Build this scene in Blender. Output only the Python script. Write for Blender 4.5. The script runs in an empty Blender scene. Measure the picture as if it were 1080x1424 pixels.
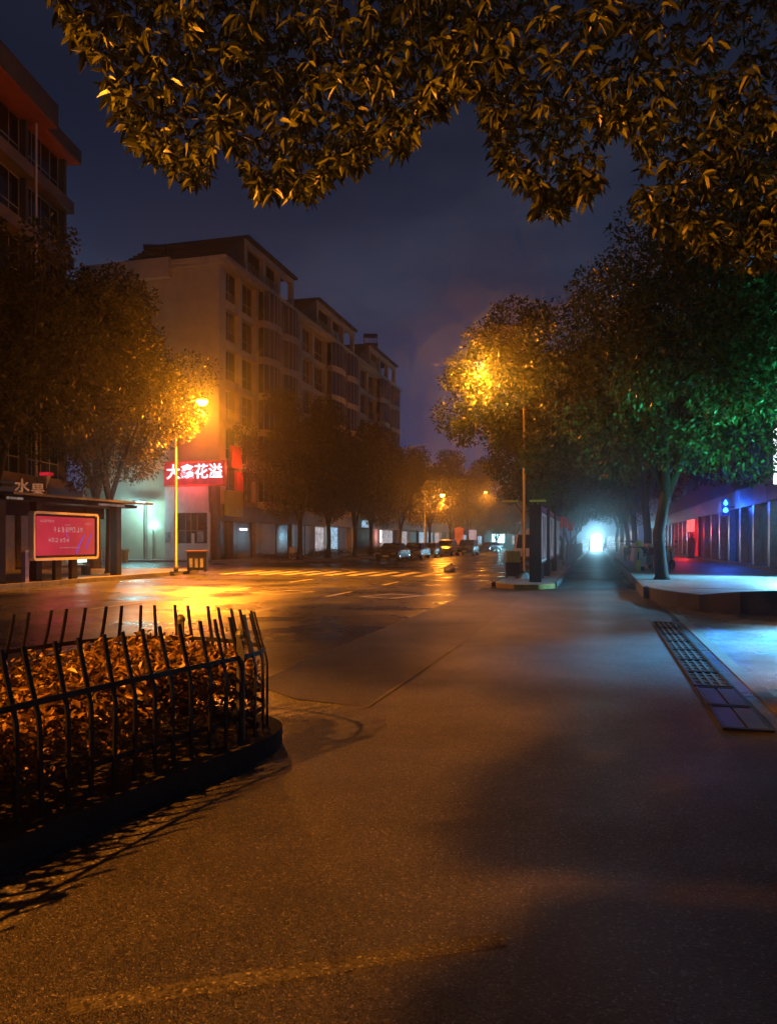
import bpy, math, random
import numpy as np
from mathutils import Vector, Matrix
R = math.radians
random.seed(7); RNG = np.random.default_rng(7)
SC = bpy.context.scene
COL = SC.collection

# ------------------------------------------------------------------ view: street runs along +Y, camera looks 15 deg left of it
YAW = R(15.17); CH = 1.6; KF = 1070.0; HZ = 752.0
CY, SY = math.cos(YAW), math.sin(YAW)
def at(px, py, d):                       # photo measurement + depth -> world point
    r = (px - 540) / KF * d
    return Vector((r*CY - d*SY, r*SY + d*CY, CH - (py - HZ) / KF * d))
def gr(px, py, z=0.0):                   # photo measurement on a level surface
    return at(px, py, (CH - z) * KF / (py - HZ))
def proj(x, y, z):
    r = x*CY + y*SY; d = -x*SY + y*CY
    return 540 + r/d*KF, HZ - (z-CH)/d*KF, d

# ------------------------------------------------------------------ mesh builder
class MB:
    def __init__(s): s.v = []; s.f = []; s.mi = []; s.m = 0
    def add(s, vs, fs):
        n = len(s.v); s.v += [tuple(p) for p in vs]
        for f in fs: s.f.append(tuple(i+n for i in f)); s.mi.append(s.m)
        return s
    def box(s, c, size, rz=0.0, M=None):
        x, y, z = size[0]/2, size[1]/2, size[2]/2
        vs = [Vector((a, b, e)) for e in (-z, z) for a, b in ((-x,-y),(x,-y),(x,y),(-x,y))]
        if M is None: M = Matrix.Rotation(rz, 3, 'Z')
        vs = [M @ p + Vector(c) for p in vs]
        return s.add(vs, [(3,2,1,0),(4,5,6,7),(0,1,5,4),(1,2,6,5),(2,3,7,6),(3,0,4,7)])
    def bb(s, x0, x1, y0, y1, z0, z1):
        return s.box(((x0+x1)/2, (y0+y1)/2, (z0+z1)/2), (abs(x1-x0), abs(y1-y0), abs(z1-z0)))
    def quad(s, a, b, c, d): return s.add([a, b, c, d], [(0,1,2,3)])
    def prism(s, poly, z0, z1):          # ccw polygon of (x, y); z1 may be a list
        n = len(poly); zt = z1 if isinstance(z1, (list, tuple)) else [z1]*n
        vs = [(p[0], p[1], z0) for p in poly] + [(p[0], p[1], zt[i]) for i, p in enumerate(poly)]
        return s.add(vs, [tuple(range(n-1, -1, -1)), tuple(range(n, 2*n))] + [(i, (i+1) % n, n+(i+1) % n, n+i) for i in range(n)])
    def prof(s, poly, y0, y1):           # polygon of (x, z) run along y
        n = len(poly)
        vs = [(p[0], y0, p[1]) for p in poly] + [(p[0], y1, p[1]) for p in poly]
        return s.add(vs, [tuple(range(n)), tuple(range(2*n-1, n-1, -1))] + [(i+n, (i+1) % n + n, (i+1) % n, i) for i in range(n)])
    def tube(s, pts, rad, n=8, cap=True):
        pts = [Vector(p) for p in pts]; k = len(pts)
        rad = rad if isinstance(rad, (list, tuple)) else [rad]*k
        vs = []; u = None
        for i, p in enumerate(pts):
            t = (pts[min(i+1, k-1)] - pts[max(i-1, 0)]).normalized()
            if u is None: u = t.orthogonal().normalized()
            u = (u - t*u.dot(t)).normalized(); w = t.cross(u)
            for j in range(n):
                a = 2*math.pi*j/n
                vs.append(p + (u*math.cos(a) + w*math.sin(a))*rad[i])
        fs = [(i*n+j, i*n+(j+1) % n, (i+1)*n+(j+1) % n, (i+1)*n+j) for i in range(k-1) for j in range(n)]
        if cap: fs += [tuple(range(n-1, -1, -1)), tuple(range((k-1)*n, k*n))]
        return s.add(vs, fs)
    def lathe(s, c, prof, n=16, M=None):  # prof: (r, z)
        vs = []
        for r, z in prof:
            for j in range(n):
                a = 2*math.pi*j/n; p = Vector((r*math.cos(a), r*math.sin(a), z))
                vs.append((M @ p if M else p) + Vector(c))
        k = len(prof)
        fs = [(i*n+j, i*n+(j+1) % n, (i+1)*n+(j+1) % n, (i+1)*n+j) for i in range(k-1) for j in range(n)]
        return s.add(vs, fs + [tuple(range(n-1, -1, -1)), tuple(range((k-1)*n, k*n))])
    def loft(s, rings, cap=True):
        n = len(rings[0]); vs = [p for r in rings for p in r]; k = len(rings)
        fs = [(i*n+j, i*n+(j+1) % n, (i+1)*n+(j+1) % n, (i+1)*n+j) for i in range(k-1) for j in range(n)]
        if cap: fs += [tuple(range(n-1, -1, -1)), tuple(range((k-1)*n, k*n))]
        return s.add(vs, fs)
    def build(s, name, mat, parent=None, smooth=False, bevel=0.0, loc=None):
        me = bpy.data.meshes.new(name); me.from_pydata(s.v, [], s.f)
        for m in (mat if isinstance(mat, (list, tuple)) else [mat]): me.materials.append(m)
        if isinstance(mat, (list, tuple)): me.polygons.foreach_set('material_index', s.mi)
        if smooth: me.polygons.foreach_set('use_smooth', [True]*len(me.polygons))
        me.validate(); me.update()
        o = bpy.data.objects.new(name, me); COL.objects.link(o)
        if parent: o.parent = parent
        if loc is not None: o.location = loc
        if bevel:
            b = o.modifiers.new('bevel', 'BEVEL'); b.width = bevel; b.segments = 2; b.limit_method = 'ANGLE'
        return o

def tag(o, label=None, cat=None, group=None, kind=None):
    if label: o['label'] = label
    if cat: o['category'] = cat
    if group: o['group'] = group
    if kind: o['kind'] = kind
    return o
def thing(name, label, cat, loc=(0,0,0), rz=0, group=None):
    o = bpy.data.objects.new(name, None); COL.objects.link(o); o.empty_display_size = .2
    o.location = loc; o.rotation_euler = (0, 0, rz)
    return tag(o, label, cat, group)
def copy_tree(o, parent=None):
    c = o.copy(); COL.objects.link(c)
    if parent: c.parent = parent
    for ch in o.children: copy_tree(ch, c)
    return c
def dup(o, loc, rz, label, scale=None):
    c = copy_tree(o); c.location = loc; c.rotation_euler = (0, 0, rz); c['label'] = label
    if scale: c.scale = scale if isinstance(scale, tuple) else (scale,)*3
    return c

# ------------------------------------------------------------------ materials
def nodes(name):
    m = bpy.data.materials.new(name); m.use_nodes = True
    nt = m.node_tree; nt.nodes.clear()
    return m, nt, nt.nodes.new, nt.links.new
def mat(name, col, rough=.6, metal=0.0, var=.25, scale=3.0, bump=.0, bscale=40.0, dirt=None, coat=0.0):
    m, nt, N, L = nodes(name)
    out = N('ShaderNodeOutputMaterial'); b = N('ShaderNodeBsdfPrincipled'); L(b.outputs[0], out.inputs[0])
    tc = N('ShaderNodeTexCoord'); nz = N('ShaderNodeTexNoise'); nz.inputs['Scale'].default_value = scale
    nz.inputs['Detail'].default_value = 6; nz.inputs['Roughness'].default_value = .62
    L(tc.outputs['Object'], nz.inputs['Vector'])
    cr = N('ShaderNodeValToRGB'); L(nz.outputs[0], cr.inputs[0])
    lo = [c*(1-var) for c in col]; hi = [min(1, c*(1+var)) for c in col]
    if dirt: lo = list(dirt)
    cr.color_ramp.elements[0].position = .32; cr.color_ramp.elements[1].position = .68
    cr.color_ramp.elements[0].color = (*lo, 1); cr.color_ramp.elements[1].color = (*hi, 1)
    L(cr.outputs[0], b.inputs['Base Color'])
    mr = N('ShaderNodeMapRange'); L(nz.outputs[0], mr.inputs[0])
    mr.inputs[3].default_value = max(0.03, rough-.12); mr.inputs[4].default_value = min(1, rough+.12)
    L(mr.outputs[0], b.inputs['Roughness']); b.inputs['Metallic'].default_value = metal
    b.inputs['Coat Weight'].default_value = coat
    if bump:
        n2 = N('ShaderNodeTexNoise'); n2.inputs['Scale'].default_value = bscale; n2.inputs['Detail'].default_value = 4
        L(tc.outputs['Object'], n2.inputs['Vector'])
        bp = N('ShaderNodeBump'); bp.inputs['Strength'].default_value = bump; bp.inputs['Distance'].default_value = .02
        L(n2.outputs[0], bp.inputs['Height']); L(bp.outputs[0], b.inputs['Normal'])
    return m
def emit(name, col, strength, var=0.0, scale=2.0, sample=True):
    m, nt, N, L = nodes(name)
    out = N('ShaderNodeOutputMaterial'); e = N('ShaderNodeEmission'); L(e.outputs[0], out.inputs[0])
    e.inputs[0].default_value = (*col, 1); e.inputs[1].default_value = strength
    if var:
        tc = N('ShaderNodeTexCoord'); nz = N('ShaderNodeTexNoise'); nz.inputs['Scale'].default_value = scale
        L(tc.outputs['Object'], nz.inputs['Vector'])
        mr = N('ShaderNodeMapRange'); L(nz.outputs[0], mr.inputs[0]); mr.inputs[1].default_value = .3; mr.inputs[2].default_value = .7
        mr.inputs[3].default_value = strength*(1-var); mr.inputs[4].default_value = strength*(1+var); L(mr.outputs[0], e.inputs[1])
    if not sample: m.cycles.emission_sampling = 'NONE'
    return m
def leafmat(name, c1, c2, rough=.38, trans=.3):
    m, nt, N, L = nodes(name)
    out = N('ShaderNodeOutputMaterial'); b = N('ShaderNodeBsdfPrincipled'); t = N('ShaderNodeBsdfTranslucent'); mx = N('ShaderNodeMixShader')
    g = N('ShaderNodeNewGeometry'); cr = N('ShaderNodeValToRGB'); L(g.outputs['Random Per Island'], cr.inputs[0])
    cr.color_ramp.elements[0].color = (*c1, 1); cr.color_ramp.elements[1].color = (*c2, 1)
    L(cr.outputs[0], b.inputs['Base Color']); L(cr.outputs[0], t.inputs[0])
    b.inputs['Roughness'].default_value = rough; b.inputs['Specular IOR Level'].default_value = .35
    mx.inputs[0].default_value = trans
    L(b.outputs[0], mx.inputs[1]); L(t.outputs[0], mx.inputs[2]); L(mx.outputs[0], out.inputs[0])
    return m
def asphalt(name, base, wet=.0, grain=.9, tint=(1, 1, 1)):
    m, nt, N, L = nodes(name)
    out = N('ShaderNodeOutputMaterial'); b = N('ShaderNodeBsdfPrincipled'); L(b.outputs[0], out.inputs[0])
    tc = N('ShaderNodeTexCoord'); V = tc.outputs['Object']
    def noise(s, d=5, r=.6):
        n = N('ShaderNodeTexNoise'); n.inputs['Scale'].default_value = s; n.inputs['Detail'].default_value = d
        n.inputs['Roughness'].default_value = r; L(V, n.inputs['Vector']); return n.outputs[0]
    def ramp(src, a, c0, bb, c1):
        mr = N('ShaderNodeMapRange'); L(src, mr.inputs[0])
        mr.inputs[1].default_value, mr.inputs[2].default_value, mr.inputs[3].default_value, mr.inputs[4].default_value = a, bb, c0, c1
        return mr.outputs[0]
    def math_(op, a, c):
        n = N('ShaderNodeMath'); n.operation = op
        for i, q in enumerate((a, c)):
            if isinstance(q, (int, float)): n.inputs[i].default_value = q
            else: L(q, n.inputs[i])
        return n.outputs[0]
    patch = ramp(noise(.35, 6, .6), .3, .6, .7, 1.3)
    stain = ramp(noise(1.7, 6, .7), .35, .7, .65, 1.2)
    vo = N('ShaderNodeTexVoronoi'); vo.inputs['Scale'].default_value = 105; L(V, vo.inputs['Vector'])
    vo2 = N('ShaderNodeTexNoise'); vo2.inputs['Scale'].default_value = 160; vo2.inputs['Detail'].default_value = 2; L(V, vo2.inputs['Vector'])
    sp = N('ShaderNodeSeparateColor'); L(vo.outputs['Color'], sp.inputs[0])
    stone = ramp(sp.outputs[0], 0, .3, 1, 2.0)
    fleck = math_('ADD', 1.0, math_('MULTIPLY', math_('GREATER_THAN', sp.outputs[2],   .88), 1.9))
    val = math_('MULTIPLY', math_('MULTIPLY', math_('MULTIPLY', patch, stain), stone), fleck)
    cm = N('ShaderNodeMix'); cm.data_type = 'RGBA'; cm.blend_type = 'MULTIPLY'; cm.inputs[0].default_value = 1
    cm.inputs[6].default_value = (base*tint[0], base*tint[1], base*tint[2], 1)
    cb = N('ShaderNodeCombineColor')
    for i in range(3): L(val, cb.inputs[i])
    L(cb.outputs[0], cm.inputs[7]); L(cm.outputs[2], b.inputs['Base Color'])
    # damp: rough varies between puddle-smooth films and dry grain
    film = ramp(noise(.5, 4, .55), .28, .0, .72, 1.0)
    rough = math_('SUBTRACT', .66 - wet*.2, math_('MULTIPLY', film, .12 + wet*.28))
    L(rough, b.inputs['Roughness'])
    bp = N('ShaderNodeBump'); bp.inputs['Strength'].default_value = grain; bp.inputs['Distance'].default_value = .004 + .03*grain*grain
    h = math_('ADD', math_('MULTIPLY', sp.outputs[1], .6), vo2.outputs[0])
    L(h, bp.inputs['Height']); L(bp.outputs[0], b.inputs['Normal'])
    return m

M = {}
M['asphalt'] = asphalt('asphalt_damp', .052, .35, .95)
M['asphalt_road'] = asphalt('asphalt_worn', .07, .85, .3)
M['asphalt_dark'] = asphalt('asphalt_darkened', .028, .35, .95)
M['asphalt_ramp'] = asphalt('asphalt_ramp', .03, .2, .8)
M['concrete_wet'] = asphalt('concrete_wet', .22, 1.0, .25)
M['paving'] = asphalt('paving_grey', .2, .45, .3)
M['seam'] = asphalt('seam_grit', .058, .1, .3)
M['kerb'] = mat('kerb_stone', (.15, .145, .135), .7, var=.3, scale=5, bump=.3)
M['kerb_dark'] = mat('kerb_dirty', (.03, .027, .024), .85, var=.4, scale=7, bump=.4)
M['kerb_yellow'] = mat('kerb_yellow_paint', (.55, .38, .06), .6, var=.3, scale=6, bump=.2)
M['paint'] = mat('road_paint', (.7, .7, .7), .55, var=.2, scale=9, dirt=(.36, .34, .31), bump=.2, bscale=90)
M['iron'] = mat('black_iron', (.018, .018, .02), .42, .5, var=.4, scale=20, bump=.15, bscale=120)
M['post'] = mat('post_paint', (.10, .105, .085), .5, .1, var=.3, scale=12)
M['soil'] = mat('soil', (.03, .022, .015), .9, var=.4, scale=14, bump=.6)
M['bark'] = mat('bark', (.02, .017, .014), .85, var=.4, scale=9, bump=.9, bscale=22)
M['whitewash'] = mat('whitewash', (.6, .55, .45), .8, var=.2, scale=8, bump=.3)
M['leaf_near'] = leafmat('leaf_near', (.009, .014, .004), (.15, .17, .028), .36, .25)
M['leaf'] = leafmat('leaf_street', (.03, .03, .01), (.10, .085, .026), .4, .3)
M['leaf_right'] = leafmat('leaf_camphor', (.022, .042, .016), (.065, .10, .035), .38, .3)
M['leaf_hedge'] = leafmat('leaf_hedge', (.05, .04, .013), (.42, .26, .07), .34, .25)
M['leaf_low'] = leafmat('leaf_low', (.03, .04, .015), (.07, .08, .03), .5, .2)
M['steel'] = mat('galvanised', (.11, .105, .095), .5, .3, var=.15, scale=10)
M['dark_metal'] = mat('dark_metal', (.022, .023, .026), .4, .4, var=.3, scale=8)
M['white_frame'] = mat('white_frame', (.72, .7, .66), .45, var=.06, scale=6)
M['cream_wall'] = mat('cream_wall', (.52, .45, .31), .85, var=.16, scale=.8, bump=.25, bscale=8)
M['band'] = mat('balcony_band', (.5, .43, .31), .8, var=.2, scale=1.2)
M['wall_grey'] = mat('wall_grey', (.09, .085, .085), .85, var=.25, scale=.9, bump=.2, bscale=10)
M['wall_white'] = mat('wall_white', (.55, .54, .52), .7, var=.12, scale=2.0)
M['soffit'] = mat('soffit', (.35, .09, .06), .8, var=.15, scale=2)  # red light under the eaves is put into this base colour
M['roof'] = mat('roof_tile', (.05, .04, .038), .8, var=.35, scale=6, bump=.4)
M['glass_dark'] = mat('glass_dark', (.012, .012, .015), .12, var=.3, scale=2)
M['window_frame'] = mat('window_frame', (.3, .28, .25), .5, var=.2, scale=5)
M['shutter'] = mat('shutter', (.20, .17, .17), .45, .3, var=.3, scale=3)
M['shutter_blue'] = mat('shutter_right', (.09, .095, .11), .4, .4, var=.4, scale=2.5)
M['fascia'] = mat('fascia_plain', (.22, .2, .2), .55, var=.3, scale=1.6)
M['brown'] = mat('brown_panel', (.12, .055, .03), .5, var=.25, scale=3)
M['tile_pillar'] = mat('tile_pillar', (.34, .32, .3), .35, var=.3, scale=4)
M['yellow_green'] = mat('yellow_green_panel', (.5, .5, .03), .45, var=.12, scale=2)
M['red_panel'] = mat('red_panel', (.6, .04, .03), .45, var=.15, scale=2)
M['blue_hoard'] = mat('blue_hoarding', (.03, .09, .24), .5, var=.3, scale=2)
M['poster'] = mat('poster_grey', (.3, .31, .34), .3, var=.5, scale=2.2)
M['rubber'] = mat('rubber', (.012, .012, .012), .75, var=.3, scale=20)
M['chrome'] = mat('chrome', (.55, .55, .55), .2, 1.0, var=.1, scale=8)
M['plastic_white'] = mat('bag_plastic', (.8, .8, .8), .3, var=.08, scale=8)
M['yellow_plastic'] = mat('yellow_plastic', (.6, .55, .08), .4, var=.15, scale=8)
M['lens_off'] = mat('lens', (.35, .33, .3), .15, var=.2, scale=9)
M['tail_red'] = mat('tail_red', (.4, .02, .015), .2, var=.2, scale=9)
M['brown_leaf'] = leafmat('fallen_leaf', (.08, .05, .02), (.2, .13, .05), .6, .1)

SOD = (1.0, .28, .016)
E_ = {}
E_['sodium'] = emit('lamp_sodium', (1, .40, .004), 330)
E_['sodium_far'] = emit('lamp_sodium_far', (1, .5, .1), 40)
E_['sodium_dim'] = emit('lamp_sodium_dim', (1, .4, .12), 2.5)
E_['cyan'] = emit('flood_cyan', (.35, .95, 1), 25)
E_['white_box'] = emit('lightbox_white', (.75, 1, .85), 2.2, .25, 3)
E_['portal'] = emit('portal_white', (.6, .9, 1), 7)
E_['red_led'] = emit('led_pink', (1, .45, .55), 5.0)
E_['red_glow'] = emit('led_board_red', (1, .02, .05), .45, .4, 1.5)
E_['blue_neon'] = emit('neon_blue', (.05, .35, 1), 6)
E_['blue_case'] = emit('neon_blue_case', (.0, .03, 1), .3)
E_['red_door'] = emit('door_red', (1, .015, .02), .55, .5, 2)
E_['red_hot'] = emit('door_red_hot', (1, .12, .12), 1.8, .3, 2)
E_['teal'] = emit('sign_teal', (.25, .85, 1), 3)
E_['green'] = emit('sign_green', (.1, 1, .35), 3)
E_['shop_blue'] = emit('shop_window', (.45, .72, .95), .75, .75, 5)
E_['shop_white'] = emit('shop_white', (.8, .75, .8), .55, .6, 2)
E_['letters_warm'] = emit('letters_warm', (1, .36, .15), .3, .3, 3)
E_['dim_letters'] = emit('dim_letters', (.9, .6, .5), .2, .5, 5)
E_['far_cyan'] = emit('far_cyan', (.5, .95, 1), 3.5)
E_['led_bar'] = emit('led_bar', (.8, .8, 1), 3)
E_['poster_glow'] = emit('poster_glow', (.6, .62, .85), .16, .8, 1.6)  # faint glow stands in for light falling on the posters
E_['screen_white'] = emit('screen_text', (1, .42, .4), .5)

def screen_mat():
    m, nt, N, L = nodes('screen_red')
    out = N('ShaderNodeOutputMaterial'); e = N('ShaderNodeEmission'); L(e.outputs[0], out.inputs[0])
    tc = N('ShaderNodeTexCoord'); sx = N('ShaderNodeSeparateXYZ'); L(tc.outputs['Generated'], sx.inputs[0])
    w = N('ShaderNodeTexWave'); w.inputs['Scale'].default_value = .55; w.inputs['Distortion'].default_value = 1.2
    w.bands_direction = 'DIAGONAL'
    L(tc.outputs['Object'], w.inputs['Vector'])
    cr = N('ShaderNodeValToRGB'); L(sx.outputs[1], cr.inputs[0])
    cr.color_ramp.elements[0].color = (.55, .035, .055, 1); cr.color_ramp.elements[1].color = (.62, .06, .045, 1)
    k = cr.color_ramp.elements.new(.5); k.color = (.5, .03, .05, 1)
    nz = N('ShaderNodeTexNoise'); nz.inputs['Scale'].default_value = 1.3; L(tc.outputs['Object'], nz.inputs['Vector'])
    mr = N('ShaderNodeMapRange'); L(nz.outputs[0], mr.inputs[0]); mr.inputs[3].default_value = .7; mr.inputs[4].default_value = 1.15
    L(cr.outputs[0], e.inputs[0]); L(mr.outputs[0], e.inputs[1])
    return m
E_['screen'] = screen_mat()
E_['screen_violet'] = emit('screen_violet', (.45, .12, .75), .5)

# ------------------------------------------------------------------ foliage helpers
def leaf_arrays(pos, dirs, L, W, fold=.18, simple=True, droop=.15):
    """pos (n,3), dirs (n,3) unit; returns verts, faces"""
    n = len(pos)
    up = RNG.normal(size=(n, 3)); up[:, 2] += 1.0
    side = np.cross(dirs, up); side /= np.linalg.norm(side, axis=1, keepdims=True) + 1e-9
    nrm = np.cross(side, dirs)
    L = L[:, None]; W = W[:, None]
    if simple:
        v = np.stack([pos, pos + dirs*L*.45 + side*W*.5 + nrm*L*.06, pos + dirs*L, pos + dirs*L*.45 - side*W*.5 + nrm*L*.06], 1)
        f = np.arange(n)[:, None]*4 + np.array([0, 1, 2, 3])
        return v.reshape(-1, 3), f
    z = np.array([0, 0, -1.0])
    def P(t, s, h): return pos + dirs*L*t + side*W*s + nrm*L*h + z*L*droop*t*t
    v = np.stack([P(0,0,0), P(.3,0,-.02), P(.68,0,-.02), P(1,0,0), P(.3,.5,fold*.5), P(.68,.42,fold*.42), P(.3,-.5,fold*.5), P(.68,-.42,fold*.42)], 1)
    base = np.arange(n)[:, None]*8
    f4 = np.concatenate([base + np.array(q) for q in ([0,1,4,4],[1,2,5,4],[2,3,5,5],[0,6,1,1],[1,6,7,2],[2,7,3,3])], 0)
    return v.reshape(-1, 3), f4
def leaf_mesh(name, v, f, mats, mat_idx=None):
    me = bpy.data.meshes.new(name)
    fl = []
    for q in f.tolist():
        fl.append(q[:3] if q[2] == q[3] else q)
    me.from_pydata(v.tolist(), [], fl)
    for m in (mats if isinstance(mats, list) else [mats]): me.materials.append(m)
    me.update(); return me
def clumpy_crown(centers, radii, per, leaf, seed, flat=.8):
    rng = np.random.default_rng(seed)
    ps = []; ds = []
    for c, r, k in zip(centers, radii, per):
        d = rng.normal(size=(k, 3)); d /= np.linalg.norm(d, axis=1, keepdims=True)
        rr = r*(.35 + .75*rng.random(k)**.6)[:, None]
        p = d*rr; p[:, 2] *= flat
        ps.append(p + np.array(c)); dd = d*.6 + rng.normal(size=(k, 3))*.6; dd[:, 2] -= .25
        ds.append(dd/np.linalg.norm(dd, axis=1, keepdims=True))
    p = np.concatenate(ps); d = np.concatenate(ds); n = len(p)
    L = leaf*(.6 + .8*rng.random(n)); return leaf_arrays(p, d, L, L*(.42+.2*rng.random(n)))
def tree_parts(seed, height, trunk_h, rx, ry, trunk_r, n_clump, per, leaf, fork=3, lean=(0, 0), bottom=None, shape=1.0):
    """returns (trunk MB, verts, faces) about the origin"""
    rng = random.Random(seed); nrg = np.random.default_rng(seed)
    zb = bottom if bottom is not None else trunk_h*.8
    cz = (height + zb)/2; rz = (height - zb)/2
    cs = []
    while len(cs) < n_clump:
        d = nrg.normal(size=3); d /= np.linalg.norm(d)
        q = nrg.random()**.45
        x, y, z = d*q
        w = 1.0 if z < 0 else (1 - .25*z*shape)
        bump = 1 + .16*math.sin(3*math.atan2(y, x) + seed) + .1*math.sin(5*z + seed*2)
        cs.append((x*rx*w*bump + lean[0]*(z*.25+.75), y*ry*w*bump + lean[1]*(z*.25+.75), cz + z*rz*.95))
    rad = [rng.uniform(.5, 1.15)*min(rx, rz)*.27 for _ in cs]
    pr = [int(per*(r/(min(rx, rz)*.27))**2) for r in rad]
    v, f = clumpy_crown(cs, rad, pr, leaf, seed)
    t = MB()
    top = Vector((lean[0]*.3, lean[1]*.3, trunk_h))
    w1 = Vector((rng.uniform(-.12, .12), rng.uniform(-.12, .12), trunk_h*.5))
    t.tube([(0,0,-.05), (0,0,.12), w1*.5, w1, top], [trunk_r*1.55, trunk_r*1.12, trunk_r, trunk_r*.92, trunk_r*.85], 10)
    far = sorted(range(len(cs)), key=lambda i: -cs[i][2])
    for k in range(fork):
        a = 2*math.pi*k/fork + rng.uniform(-.4, .4)
        mid = top + Vector((math.cos(a)*rx*.28, math.sin(a)*ry*.28, (height-trunk_h)*.3))
        end = top + Vector((math.cos(a)*rx*.5, math.sin(a)*ry*.5, (height-trunk_h)*.68))
        t.tube([top - Vector((0,0,.25)), top + (mid-top)*.5 + Vector((0,0,.15)), mid, end], [trunk_r*.72, trunk_r*.55, trunk_r*.4, trunk_r*.15], 8)
        for j in range(5):
            c = Vector(cs[rng.randrange(len(cs))]); s = mid + (end-mid)*rng.random()
            if (c - s).length < rx*1.1:
                t.tube([s, (s+c)/2 + Vector((0,0,.2)), c], [trunk_r*.26, trunk_r*.16, trunk_r*.05], 6)
    return t, v, f
def make_tree(name, label, loc, leafm, group, rz=0, **kw):
    t, v, f = tree_parts(**kw)
    o = thing(name, label, 'tree', loc, rz, group)
    t.build('trunk', M['bark'], o, smooth=True)
    c = bpy.data.objects.new('crown', leaf_mesh('crown', v, f, leafm)); COL.objects.link(c); c.parent = o
    return o
def text_mesh(body, size, depth=.02, bold=0.0):
    cu = bpy.data.curves.new('lettering', 'FONT'); cu.body = body; cu.size = size; cu.extrude = depth; cu.offset = bold
    cu.align_x = 'CENTER'; cu.align_y = 'CENTER'; cu.resolution_u = 3
    o = bpy.data.objects.new('lettering', cu); COL.objects.link(o)
    me = bpy.data.meshes.new_from_object(o.evaluated_get(bpy.context.evaluated_depsgraph_get()))
    bpy.data.objects.remove(o); bpy.data.curves.remove(cu); return me
def lettering(body, size, loc, rot, m, parent=None, depth=.02, bold=0.0, name='lettering'):
    me = text_mesh(body, size, depth, bold); me.materials.clear(); me.materials.append(m)
    o = bpy.data.objects.new(name, me); COL.objects.link(o); o.parent = parent; o.location = loc; o.rotation_euler = rot
    return o
def point(name, loc, col, w, rad=.15):
    l = bpy.data.lights.new(name, 'POINT'); l.color = col; l.energy = w; l.shadow_soft_size = rad
    o = bpy.data.objects.new(name, l); COL.objects.link(o); o.location = loc; return o
def area(name, loc, rot, col, w, sx, sy):
    l = bpy.data.lights.new(name, 'AREA'); l.color = col; l.energy = w; l.shape = 'RECTANGLE'; l.size = sx; l.size_y = sy
    o = bpy.data.objects.new(name, l); COL.objects.link(o); o.location = loc; o.rotation_euler = rot; return o
def spot(name, loc, rot, col, w, ang, blend=.6, rad=.12):
    l = bpy.data.lights.new(name, 'SPOT'); l.color = col; l.energy = w; l.spot_size = ang; l.spot_blend = blend; l.shadow_soft_size = rad
    o = bpy.data.objects.new(name, l); COL.objects.link(o); o.location = loc; o.rotation_euler = rot; return o
# ================================================================== SETTING
def sheet(name, poly, z, m, label=None):
    o = MB().add([(p[0], p[1], z) for p in poly], [tuple(range(len(poly)))]).build(name, m)
    return tag(o, label, kind='structure')
sheet('ground', [(-700,-700),(700,-700),(700,900),(-700,900)], 0, M['asphalt_road'])
sheet('cycle_path', [(-2.2,-12),(1.0,-12),(1.0,140),(-1.42,140),(-1.42,26.2),(-3.72,26.2),(-3.78,9.4),(-3.62,8.7),(-3.3,8.3),(-2.4,8.1)], .004, M['asphalt'])
sheet('path_dark_patch', [(-3.70,7.9),(-2.95,7.25),(-2.12,7.05),(-2.02,12.2),(-2.1,22),(-3.66,22),(-3.72,9.4)], .008, M['asphalt_dark'])  # darker area along the left of the path
sheet('path_dark_patch', [(-.29,-6),(.98,-6),(.98,3.9),(.3,3.75),(-.29,3.6)], .008, M['asphalt_dark'])  # dark sheet standing in for tree shade at lower right
seam = MB()
def strip(mb, a, b, w, z):
    a = Vector((*a, z)); b = Vector((*b, z)); t = (b-a).normalized(); n = Vector((-t.y, t.x, 0))*w/2
    mb.quad(a-n, b-n, b+n, a+n)
strip(seam, (-1.75,2.25), (-.36,3.10), .10, .0046); strip(seam, (-2.12,7.05), (-2.02,12.2), .03, .013)
tag(seam.build('path_seam', M['seam']), kind='structure')
sheet('forecourt_pavement', [(1.74,-12),(14,-12),(14,18.3),(2.2,18.3),(1.74,20)], .004, M['concrete_wet'])
# flush kerb line beside the drain
kb = MB(); kb.bb(1.58, 1.735, -12, 19.6, -.1, .012)
tag(kb.build('kerb_line', M['kerb']), kind='structure')

# right pavement: raised slab, kerb nose and vehicle ramp
RT = [(7.6,22.0),(7.6,150),(1.30,150),(1.30,24.2),(1.42,22.3)]
rp = MB(); rp.prism(RT, 0, .32)
FR = [(1.42,22.2,.31),(1.62,20.9,.33),(1.9,19.9,.34),(2.3,18.95,.35),(3.0,18.25,.47),(4.2,17.9,.55),(7.6,17.7,.56)]
BK = [(1.42,22.28,.32),(2.0,22.15,.32),(2.6,22.1,.32),(3.2,22.08,.32),(4.2,22.05,.32),(5.4,22.03,.32),(7.6,22.0,.32)]
n = len(FR)
rp.add(FR+BK+[(p[0], p[1], 0) for p in FR], [(i, i+1, n+i+1, n+i) for i in range(n-1)])
tag(rp.build('right_pavement', M['paving']), kind='structure')
fc = MB(); fc.m = 0
out = [(p[0]-.05*(i < 4), p[1]-.05) for i, p in enumerate(FR)]
fc.add([(p[0], p[1], 0) for p in out]+[(p[0], p[1], FR[i][2]+.012) for i, p in enumerate(out)]+[(p[0], p[1]+.12, p[2]+.012) for p in FR], [(i, i+1, n+i+1, n+i) for i in range(n-1)]+[(n+i, n+i+1, 2*n+i+1, 2*n+i) for i in range(n-1)])
tag(fc.build('pavement_face', M['asphalt_ramp']), kind='structure')
kn = MB()
for k in range(40): kn.bb(1.22, 1.34, 22.4+k+.006, 23.4+k-.006, 0, .333)
tag(kn.build('kerb', M['kerb'], bevel=.012), kind='structure')

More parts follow.
